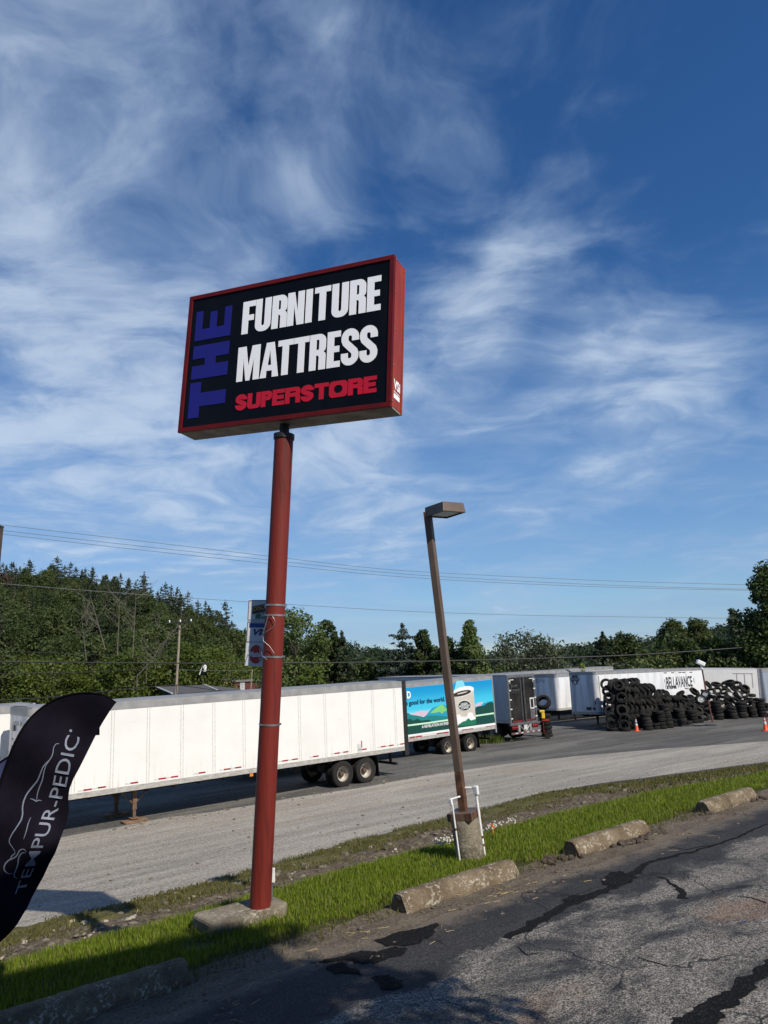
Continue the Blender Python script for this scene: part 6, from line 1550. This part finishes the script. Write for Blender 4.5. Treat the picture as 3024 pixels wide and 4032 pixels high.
big_tree('sapling', 'bright yellow green sapling above the roof of trailer 414', 2290, 2612, 68, 36, 'col', LM_YEL, 18, 500, .26)
big_tree('maple_tree', 'mid green tree low between the spruce and the bluish pine', 1450, 2590, 88, 170, 'round', LM_HILL, 19, 4500, .32)
big_tree('maple_tree', 'low olive bush with reddish tint below the pale maple', 1222, 2640, 70, 130, 'wide', LM_LIME, 20, 3600, .26)
# unseen tree added beside the camera; its leaves soften the store's shadow edge
def shade_tree():
    x, y = xy(3.45, -2.6); root = empty('unseen_shade_tree', (x, y, Z(3.45, -2.6))); tag(root, 'unseen leafy tree added to soften the shadow edge on the lot', 'tree')
    rng = np.random.default_rng(99); cl = []
    for i in range(70):
        a = rng.random() * 6.283; r = 1.10 * rng.random() ** .6; z = 3.2 + 5.1 * rng.random(); cl.append((r * math.cos(a), r * math.sin(a), z, .34, .34, .32))
    V, F, tone = leaves(cl, 5200, .13, rng); np_mesh('crown', V, F, LM_DARK, root, tone=tone); mb = MB(); limb_tree(mb, 8.0, .10, cl[::3], rng, lean=.0); mb.build('trunk', M_BARK, root, smooth=60)
shade_tree()
def bush_row():
    protos = []
    for s in range(4):
        rng = np.random.default_rng(60 + s); cl = broad_clumps(4.6, 5.4, 26, rng, base=.05, shape='wide'); V, F, tone = leaves(cl, 2000, .30, rng)
        o = np_mesh('bush', V, F, [LM_HILL, LM_DARK, LM_WILLOW, LM_HILL][s], tone=tone); protos.append(o)
    r_ = random.Random(9); k = 0
    xs = [1180, 1390, 1450, 1510, 1570, 1640, 1700, 1790, 1890, 1950, 2130, 2190, 2245, 2310, 2420, 2520, 2590, 2680, 2780, 2850, 2900, 2985]
    for i, x in enumerate(xs):
        Y = r_.uniform(74, 94); p = at(x, 2700, Y); j = i % 4
        o = protos[j] if i < 4 else protos[j].copy()
        if i >= 4: COL.objects.link(o)
        s = r_.uniform(.85, 1.35) * (.62 if 2100 < x < 2340 or 1380 < x < 1540 else 1); o.location = (p.x, p.y, -6.2); o.scale = (s, s, s * r_.uniform(.85, 1.2)); o.rotation_euler.z = r_.uniform(0, 6)
        tag(o, 'low green bush in the dense row between trailers and trees', 'bush', 'bushes behind the trailers')
bush_row()

# the wooded hill on the left
RIDGE = [(-400, 2190), (0, 2240), (300, 2262), (420, 2285), (500, 2305), (620, 2340), (700, 2360), (780, 2395), (850, 2430), (900, 2465), (960, 2500), (1010, 2528), (1060, 2560), (1130, 2610), (1200, 2640)]
def hill_pt(x, s):
    Yb, Yr = 128.0, interp(x, [(-400, 390), (600, 360), (1200, 330)])
    zr = at(x, interp(x, RIDGE), Yr).z - 9.5
    Y = lerp(Yb, Yr, s); d = ray(x, 2500)
    X = d.x / d.y * Y
    return Vector((X, Y, lerp(-6.4, zr, s ** 1.05)))
def left_hill():
    xs = list(range(-700, 1230, 40)); n = 14; V = []
    for x in xs:
        for j in range(n + 1): V.append(hill_pt(x, j / n))
        p = hill_pt(x, 1.0); V.append(Vector((p.x * 1.3, p.y * 1.3, -10)))
    m = n + 2; F = [(i * m + j, (i + 1) * m + j, (i + 1) * m + j + 1, i * m + j + 1) for i in range(len(xs) - 1) for j in range(m - 1)]
    mb = MB(); mb.add(V, F); o = mb.build('hill', mat('forest_floor', (.020, .026, .010), (.012, .016, .007), scale=.2, rough=.95), smooth=180); o['kind'] = 'structure'
    protos = {}
    specs = {'broad': [('round', 10.5, 8.5, 31, LM_HILL), ('round', 11.5, 7.5, 32, LM_HILL), ('wide', 9.5, 9.5, 33, LM_HILL), ('col', 12, 6.5, 34, LM_HILL)], 'lime': [('wide', 8.0, 9.0, 41, LM_LIME), ('round', 9.0, 8.0, 42, LM_LIME)], 'pine': [('pine', 14.5, 8.0, 51, LM_PINE), ('pine', 16, 8.5, 52, LM_PINE), ('pine', 13, 7.0, 53, LM_PINE)]}
    names = {'broad': ('broadleaf_tree', 'dull green broadleaf tree on the wooded left hillside', 'broadleaf trees on the left hillside'), 'lime': ('broadleaf_tree', 'bright yellow green tree at the foot of the left hill', 'bright trees at the foot of the hill'), 'pine': ('pine_tree', 'dark pine on the upper slope of the left hill', 'pines on the left hillside')}
    for k, L in specs.items():
        protos[k] = []
        for (kind, H, Wd, seed, m) in L:
            V, F, tone, mb = tree_meshes(kind, H, Wd, seed, {'lime': 6500, 'broad': 4600, 'pine': 3600}[k], {'lime': .32, 'broad': .40, 'pine': .40}[k], m)
            nb = len(V); tv = np.array([tuple(p) for p in mb.v]); tf = []
            for f in mb.f:
                if len(f) == 4: tf.append(f)
            Vt = np.concatenate([V, tv]); Ft = np.concatenate([F, np.array(tf) + nb]); o = np_mesh(names[k][0], Vt, Ft, [m, M_BARK], tone=np.concatenate([tone, np.zeros(len(tf))]))
            mi = np.zeros(len(Ft), np.int32); mi[len(F):] = 1; o.data.polygons.foreach_set('material_index', mi); protos[k].append([o, False])
    r_ = random.Random(21); placed = []; tries = 0; lim = {'broad': 0, 'lime': 0, 'pine': 0}
    def put(x, s, k, sc=1.0):
        e = r_.choice(protos[k]); o = e[0] if not e[1] else e[0].copy()
        if e[1]: COL.objects.link(o)
        e[1] = True
        p = hill_pt(x, s); o.location = p - Vector((0, 0, .4)); q = sc * r_.uniform(.8, 1.2); o.scale = (q * r_.uniform(.9, 1.1), q * r_.uniform(.9, 1.1), q * r_.uniform(.9, 1.12)); o.rotation_euler.z = r_.uniform(0, 6.28)
        nm, lab, gr = names[k]; tag(o, lab, 'tree', gr)
    while tries < 9000 and len(placed) < 285:
        tries += 1; x = r_.uniform(-130, 1190); s = r_.random() ** .8
        p = hill_pt(x, s); d = p.dot(FW); px = FP / d; yF = 2016 - FP * p.dot(UP) / d
        if any(abs(x - a) < .5 * (px + c) * 4.3 * .62 and abs(yF - b) < .5 * (px + c) * 2.6 for a, b, c in placed): continue
        placed.append((x, yF, px))
        k = 'lime' if (s < .10 and r_.random() < .75) else ('pine' if r_.random() < interp(s, [(0, .02), (.35, .15), (.6, .55), (1, .75)]) else 'broad')
        put(x, s, k)
    for x in range(-120, 1200, 34):                                  # the crest, a closer row
        put(x + r_.uniform(-10, 10), .985, 'pine' if r_.random() < .32 else 'broad', r_.uniform(.55, .9))
    return len(placed)
left_hill()
# bare bleached trees standing and leaning among the green ones
def bare_tree(x, ytop, ybase, Y, seed, label, lean=0.0, pts=None):
    rng = random.Random(seed); mb = MB()
    if pts: P = [at(*p, Y) for p in pts]; g = P[0].copy(); g.z -= 1.5; P = [g] + P
    else: t = at(x + lean, ytop, Y); g = at(x, ybase, Y); P = [g, g.lerp(t, .4), g.lerp(t, .7), t]
    root = [p - g for p in P]; L = (P[-1] - P[0]).length; r0 = L * .006 + .02
    mb.tube(root, [lerp(r0, r0 * .25, i / (len(root) - 1)) for i in range(len(root))], 7)
    def grow(p, d, ln, r_, dep):
        q1 = p + d * ln * .5 + Vector((rng.uniform(-.1, .1), 0, rng.uniform(-.02, .1))) * ln; q2 = q1 + (d + Vector((0, 0, .35))).normalized() * ln * .5
        mb.tube([p, q1, q2], [r_, r_ * .7, r_ * .3], 5)
        if dep: 
            for _ in range(3): grow(q1.lerp(q2, rng.random()), (d + Vector((rng.uniform(-.8, .8), rng.uniform(-.5, .5), rng.uniform(-.1, .7)))).normalized(), ln * .55, r_ * .5, dep - 1)
    for i in range(9):
        t = rng.uniform(.3, .95) * (len(root) - 1); k = min(int(t), len(root) - 2); p = root[k].lerp(root[k + 1], t - k)
        grow(p, Vector((rng.choice((-1, 1)) * rng.uniform(.5, 1), rng.uniform(-.4, .4), rng.uniform(.3, .9))).normalized(), L * rng.uniform(.16, .32), r0 * .45, 2)
    o = mb.build('bare_tree', M_BARE, smooth=60); o.location = g; tag(o, label, 'tree', 'bare trees on the left hillside')
bare_tree(415, 2345, 2560, 112, 1, 'bare forked tree at the left of the hill, among green crowns', -60)
bare_tree(462, 2350, 2580, 112, 2, 'bare upright tree with spreading pale twigs in mid hill', 10)
bare_tree(522, 2330, 2590, 114, 3, 'tall straight bare trunk left of the crossarm pole', 14)
bare_tree(340, 2420, 2600, 118, 4, 'small bare tree low on the left slope', -20)
bare_tree(0, 0, 0, 104, 5, 'leaning dead tree with forked pale limbs left of the crossarm pole', pts=[(540, 2662), (590, 2608), (612, 2580), (630, 2540), (690, 2497), (728, 2478)])
bare_tree(0, 0, 0, 105, 6, 'short broken pale trunk beside the leaning dead tree', pts=[(612, 2590), (635, 2568), (668, 2534)])
bare_tree(575, 2565, 2690, 100, 7, 'thin standing dead stem below the leaning dead tree', 8)

# far wooded hills
def far_woods():
    R2 = [(900, 2540), (1100, 2500), (1212, 2511), (1290, 2516), (1358, 2525), (1464, 2548), (1517, 2556), (1600, 2580), (1750, 2604), (1900, 2592), (2050, 2580), (2186, 2558), (2295, 2535), (2400, 2525), (2501, 2515), (2587, 2502), (2720, 2480), (2852, 2458), (3000, 2440), (3300, 2425)]
    rng = np.random.default_rng(77); Yr = 620.0
    xs = list(range(880, 3320, 20)); V = []; n = 6
    def pt(x, s):
        zr = at(x, interp(x, R2), Yr).z - 7; Y = lerp(300, Yr, s); d = ray(x, 2500); return Vector((d.x / d.y * Y, Y, lerp(-7.4, zr, s ** 1.3)))
    for x in xs:
        for j in range(n + 1): V.append(pt(x, j / n))
        p = pt(x, 1); V.append(Vector((p.x * 1.3, p.y * 1.3, -12)))
    m = n + 2; mb = MB(); mb.add(V, [(i * m + j, (i + 1) * m + j, (i + 1) * m + j + 1, i * m + j + 1) for i in range(len(xs) - 1) for j in range(m - 1)]); o = mb.build('far_hill', MATS['forest_floor'], smooth=180); o['kind'] = 'structure'
    cl = []
    for i in range(1500):
        x = rng.uniform(880, 3300); s = rng.random() ** .6; p = pt(x, s); h = rng.uniform(4, 8.5); cl.append((p.x, p.y, p.z + h * .6, rng.uniform(3, 5), rng.uniform(3, 5), h * .7))
    V, F, tone = leaves(cl, 60000, 1.5, rng); o = np_mesh('far_woods', V, F, LM_FAR, tone=tone); o['kind'] = 'stuff'; o['label'] = 'dense woods covering the far hills'
far_woods()

# ------------------------------------------------------------------ grass, weeds, stones, straw
def blades(name, n, sample, hmin, hmax, wid, m, seed, lean=.5, label=None):
    rng = np.random.default_rng(seed); P = sample(rng, n); n = len(P)
    h = hmin + (hmax - hmin) * rng.random(n) ** 1.4; a = rng.random(n) * 6.283; dx, dy = np.cos(a), np.sin(a); b = rng.random(n) * 6.283; ln = h * lean * rng.random(n)
    w = wid * (.6 + .8 * rng.random(n))
    V = np.zeros((n, 5, 3)); V[:, 0] = P; V[:, 1] = P; V[:, 0, 0] -= dx * w / 2; V[:, 0, 1] -= dy * w / 2; V[:, 1, 0] += dx * w / 2; V[:, 1, 1] += dy * w / 2
    V[:, 2] = P; V[:, 3] = P; mid = .55
    for k, s in ((2, .42), (3, -.42)):
        V[:, k, 0] += dx * w * s + np.cos(b) * ln * .3; V[:, k, 1] += dy * w * s + np.sin(b) * ln * .3; V[:, k, 2] += h * mid
    V[:, 4] = P; V[:, 4, 0] += np.cos(b) * ln; V[:, 4, 1] += np.sin(b) * ln; V[:, 4, 2] += h
    i = np.arange(n)[:, None] * 5; F = np.concatenate([i + np.array([[0, 1, 2]]), i + np.array([[0, 2, 3]])[:, [0, 1, 2]], i + np.array([[3, 2, 4]])]).reshape(-1, 3)
    tone = np.tile(rng.random(n), 3); o = np_mesh(name, V.reshape(-1, 3), F, m, tone=tone); o['kind'] = 'stuff'
    if label: o['label'] = label
    return o
LM_GRASS = leaf_mat('grass_blade', (.095, .150, .008), (.22, .28, .030), trans=.35, var=0); LM_WILT = leaf_mat('wilted_blade', (.16, .17, .04), (.26, .22, .09), trans=.3, var=0); LM_DRY = leaf_mat('dry_grass_blade', (.075, .085, .022), (.17, .15, .05), trans=.3, var=0); M_STRAW = mat('straw', (.38, .29, .13), (.25, .18, .08), scale=20, rough=.8)
def on_ground(us, vs, dz=0.0):
    return np.array([tuple(gp(float(u), float(v), dz)) for u, v in zip(us, vs)])
def in_pad(u, v):
    pu, pv = uv_of(POLE_B); return -.68 < u - pu < .30 and -.10 < v - pv < .40
def s_verge(lo, hi, u0, u1, pw=1.0):
    def f(rng, n):
        u = u0 + (u1 - u0) * rng.random(n) ** pw; a = np.array([b_dirt(x) for x in u]) + lo; b = np.array([b_brow(x) for x in u]) + hi
        v = a + (b - a) * rng.random(n)
        rag = np.array([mnoise.noise(Vector((x * 1.7, 3.1, .4))) + .6 * mnoise.noise(Vector((x * 5.3, y * 3, 7.4))) for x, y in zip(u, v)])
        bare = np.array([mnoise.noise(Vector((x * 2.3, y * 3.1, 1.7))) for x, y in zip(u, v)])
        k = np.array([not in_pad(x, y) for x, y in zip(u, v)]) & ((v - a > .10 + .28 * rag) | (lo < -.2)) & (bare + .5 * rng.random(n) > -.22); return on_ground(u[k], v[k])
    return f
blades('grass', 38000, s_verge(-.02, .10, .3, 7, 1.0), .03, .095, .009, LM_GRASS, 1, label='bright green grass of the verge')
blades('grass', 38000, s_verge(-.02, .10, 6.5, 15, 1.0), .03, .095, .010, LM_GRASS, 2, label='bright green grass of the verge')
blades('grass', 18000, s_verge(0, .10, 15, 30, 1.0), .04, .10, .016, LM_GRASS, 3, label='bright green grass of the far verge')
blades('dry_grass', 7000, s_verge(-.04, .10, .3, 16), .03, .11, .009, LM_WILT, 12, label='wilted straw coloured blades among the green grass')
blades('grass_fringe', 3500, s_verge(-.35, -1.6, 1, 14), .03, .11, .008, LM_DRY, 4, label='thin dry grass along the dirt edge')
def s_moss(rng, n):
    u = .5 + 32 * rng.random(n) ** 1.1; a = np.array([b_moss(x) for x in u]) - .9; b = np.array([b_road(x) for x in u]) + .02
    t = rng.random(n) ** .7; v = a + (b - a) * t
    k = np.array([mnoise.noise(Vector((x * 1.1, y * 1.1, 3))) + .35 * (q - .2) > -.06 for x, y, q in zip(u, v, t)]); return on_ground(u[k], v[k], .02)
blades('moss_grass', 34000, s_moss, .025, .085, .016, LM_DRY, 5, .8, label='short olive grass along the gravel road')
def s_farmoss(rng, n):
    u = 19 + 22 * rng.random(n); a = np.array([b_brow(x) for x in u]); b = np.array([b_road(x) for x in u]); v = a + (b - a) * rng.random(n) ** .8; return on_ground(u, v, .03)
blades('moss_grass', 16000, s_farmoss, .03, .12, .03, LM_DRY, 6, .8, label='rough olive grass of the far ditch bank')
def s_weed(c, r):
    def f(rng, n):
        g = G(*c); return np.array([(g.x + rng.normal() * r, g.y + rng.normal() * r * .6, g.z) for _ in range(n)])
    return f
blades('weeds', 900, s_weed((1905, 2925), .55), .1, .55, .04, LM_LIME, 8, .8, label='weeds growing at the wheels of the coffee trailer'); blades('weeds', 300, s_weed((1862, 2925), .3), .1, .45, .035, LM_LIME, 9, .8, label='weeds growing beside the coffee trailer wheel')
def rocks():
    rng = random.Random(14); base = []
    bm = bmesh.new(); bmesh.ops.create_icosphere(bm, subdivisions=2, radius=1); base_v = [v.co.copy() for v in bm.verts]; base_f = [[v.index for v in f.verts] for f in bm.faces]; bm.free()
    def stones(name, n, place, smin, smax, m, label):
        mb = MB()
        for i in range(n):
            u, v = place(); s = smin + (smax - smin) * rng.random() ** 3; p = gp(u, v, s * .1); sd = rng.uniform(0, 90); sc = Vector((rng.uniform(.8, 1.3), rng.uniform(.6, 1.1), rng.uniform(.4, .75)))
            a = rng.uniform(0, 6.28); ca, sa = math.cos(a), math.sin(a); V = []
            for q in base_v:
                k = 1 + .38 * mnoise.noise(q * 1.3 + Vector((sd, 0, 0))) + .16 * mnoise.noise(q * 3.5 + Vector((sd, 5, 0))); w = Vector((q.x * sc.x, q.y * sc.y, q.z * sc.z)) * k * s; V.append(p + Vector((w.x * ca - w.y * sa, w.x * sa + w.y * ca, w.z)))
            mb.add(V, base_f)
        o = mb.build(name, m, smooth=30); o['kind'] = 'stuff'; o['label'] = label
    M_R1 = mat('ditch_stone', (.19, .165, .125), (.085, .072, .054), scale=8, rough=.9, bump=.6); M_R2 = mat('pale_stone', (.42, .37, .27), (.30, .26, .19), scale=8, rough=.9, bump=.4)
    def pd():
        u = .5 + 24 * rng.random() ** 1.3; return u, lerp(b_brow(u) + 2.6, b_moss(u) + .35, rng.random() ** .7)
    stones('rubble', 1300, pd, .012, .09, M_R1, 'broken rocks and clods lying in the ditch'); 
    def pd2():
        u = .5 + 12 * rng.random(); return u, lerp(b_brow(u) + 3, b_moss(u) + .9, rng.random())
    stones('pale_stones', 110, pd2, .02, .075, M_R2, 'pale scattered stones in the ditch')
    def pr():
        u = 1 + 24 * rng.random(); return u, lerp(b_wedge(u), b_wedge(u) + 8, rng.random() ** 1.5)
    stones('gravel_stones', 260, pr, .008, .05, M_R1, 'loose stones lying on the gravel road')
    def py():
        u = 8 + 16 * rng.random(); return u, 24.8 + 1.6 * rng.random()
    stones('gravel_stones', 200, py, .02, .08, M_R1, 'loose stones along the edge of the dark yard')
    def pl():
        u = 1 + 14 * rng.random(); return u, 5.6 + 1.4 * rng.random() ** .5
    stones('soil_crumbs', 420, pl, .004, .03, mat('soil_crumb', (.15, .12, .09), (.08, .065, .05), scale=30, rough=.95), 'crumbs of soil at the lot edge')
    def pc():
        q = rng.choice(((8.45, 6.85), (10.45, 6.8), (9.9, 6.68), (9.6, 6.68), (12.0, 6.85), (13.8, 6.8), (10.2, 6.7), (8.3, 7.0))); return q[0] + rng.gauss(0, .12), q[1] + rng.gauss(0, .06)
    stones('soil_clods', 220, pc, .012, .07, mat('dark_soil_clod', (.085, .065, .048), (.05, .038, .03), scale=20, rough=.95, bump=.5), 'dark soil heaped at the ends of the wheel stops')
rocks()
def straw():
    rng = random.Random(6); mb = MB()
    for i in range(170):
        u = 1.5 + 9 * rng.random() ** 1.1; v = 5.75 + 1.4 * rng.random()
        if rng.random() < .35: u, v = rng.choice(((5.0, 6.55), (6.7, 6.4), (6.9, 6.5), (3.4, 6.3), (3.2, 6.7), (2.9, 5.9))); u += rng.gauss(0, .22); v += rng.gauss(0, .10)
        p = gp(u, v, .012 + rng.random() * .012); a = rng.uniform(0, 6.28); L = rng.uniform(.03, .12); d = Vector((math.cos(a), math.sin(a), rng.uniform(-.05, .12))); w = Vector((-math.sin(a), math.cos(a), 0)) * .0018
        mb.add([p - w, p + w, p + d * L + w, p + d * L - w, p + Vector((0, 0, .004)), p + d * L + Vector((0, 0, .004))], [(0, 1, 2, 3), (0, 3, 5, 4), (1, 4, 5, 2)])
    o = mb.build('straw', M_STRAW); o['kind'] = 'stuff'; o['label'] = 'straw scattered on the dirt edge'
straw()
def clover():
    rng = random.Random(8); mb = MB()
    for i in range(230):
        x, y = rng.choice(((1960, 3270), (1990, 3255), (2030, 3245), (1930, 3290), (2060, 3225), (1945, 3275), (1760, 3345), (1785, 3335), (1735, 3350), (2120, 3195), (2000, 3262)))
        g = G(x + rng.gauss(0, 16), y + rng.gauss(0, 5)); u, v = uv_of(g)
        if v > b_brow(u): continue
        z = rng.uniform(.09, .16); r = rng.uniform(.010, .017); c = g + Vector((0, 0, z))
        V = [c + Vector((math.cos(a) * r * q, math.sin(a) * r * q, h * r)) for q, h in ((.7, -.7), (1, 0), (.6, .8)) for a in (0, 1.05, 2.1, 3.14, 4.19, 5.24)]
        mb.add(V, [(i * 6 + k, i * 6 + (k + 1) % 6, (i + 1) * 6 + (k + 1) % 6, (i + 1) * 6 + k) for i in range(2) for k in range(6)] + [tuple(range(12, 18))])
    o = mb.build('clover_flowers', mat('clover_white', (.62, .60, .50), (.45, .43, .33), scale=40, rough=.8)); o['kind'] = 'stuff'; o['label'] = 'white clover flowers in the grass round the lamp'
clover()
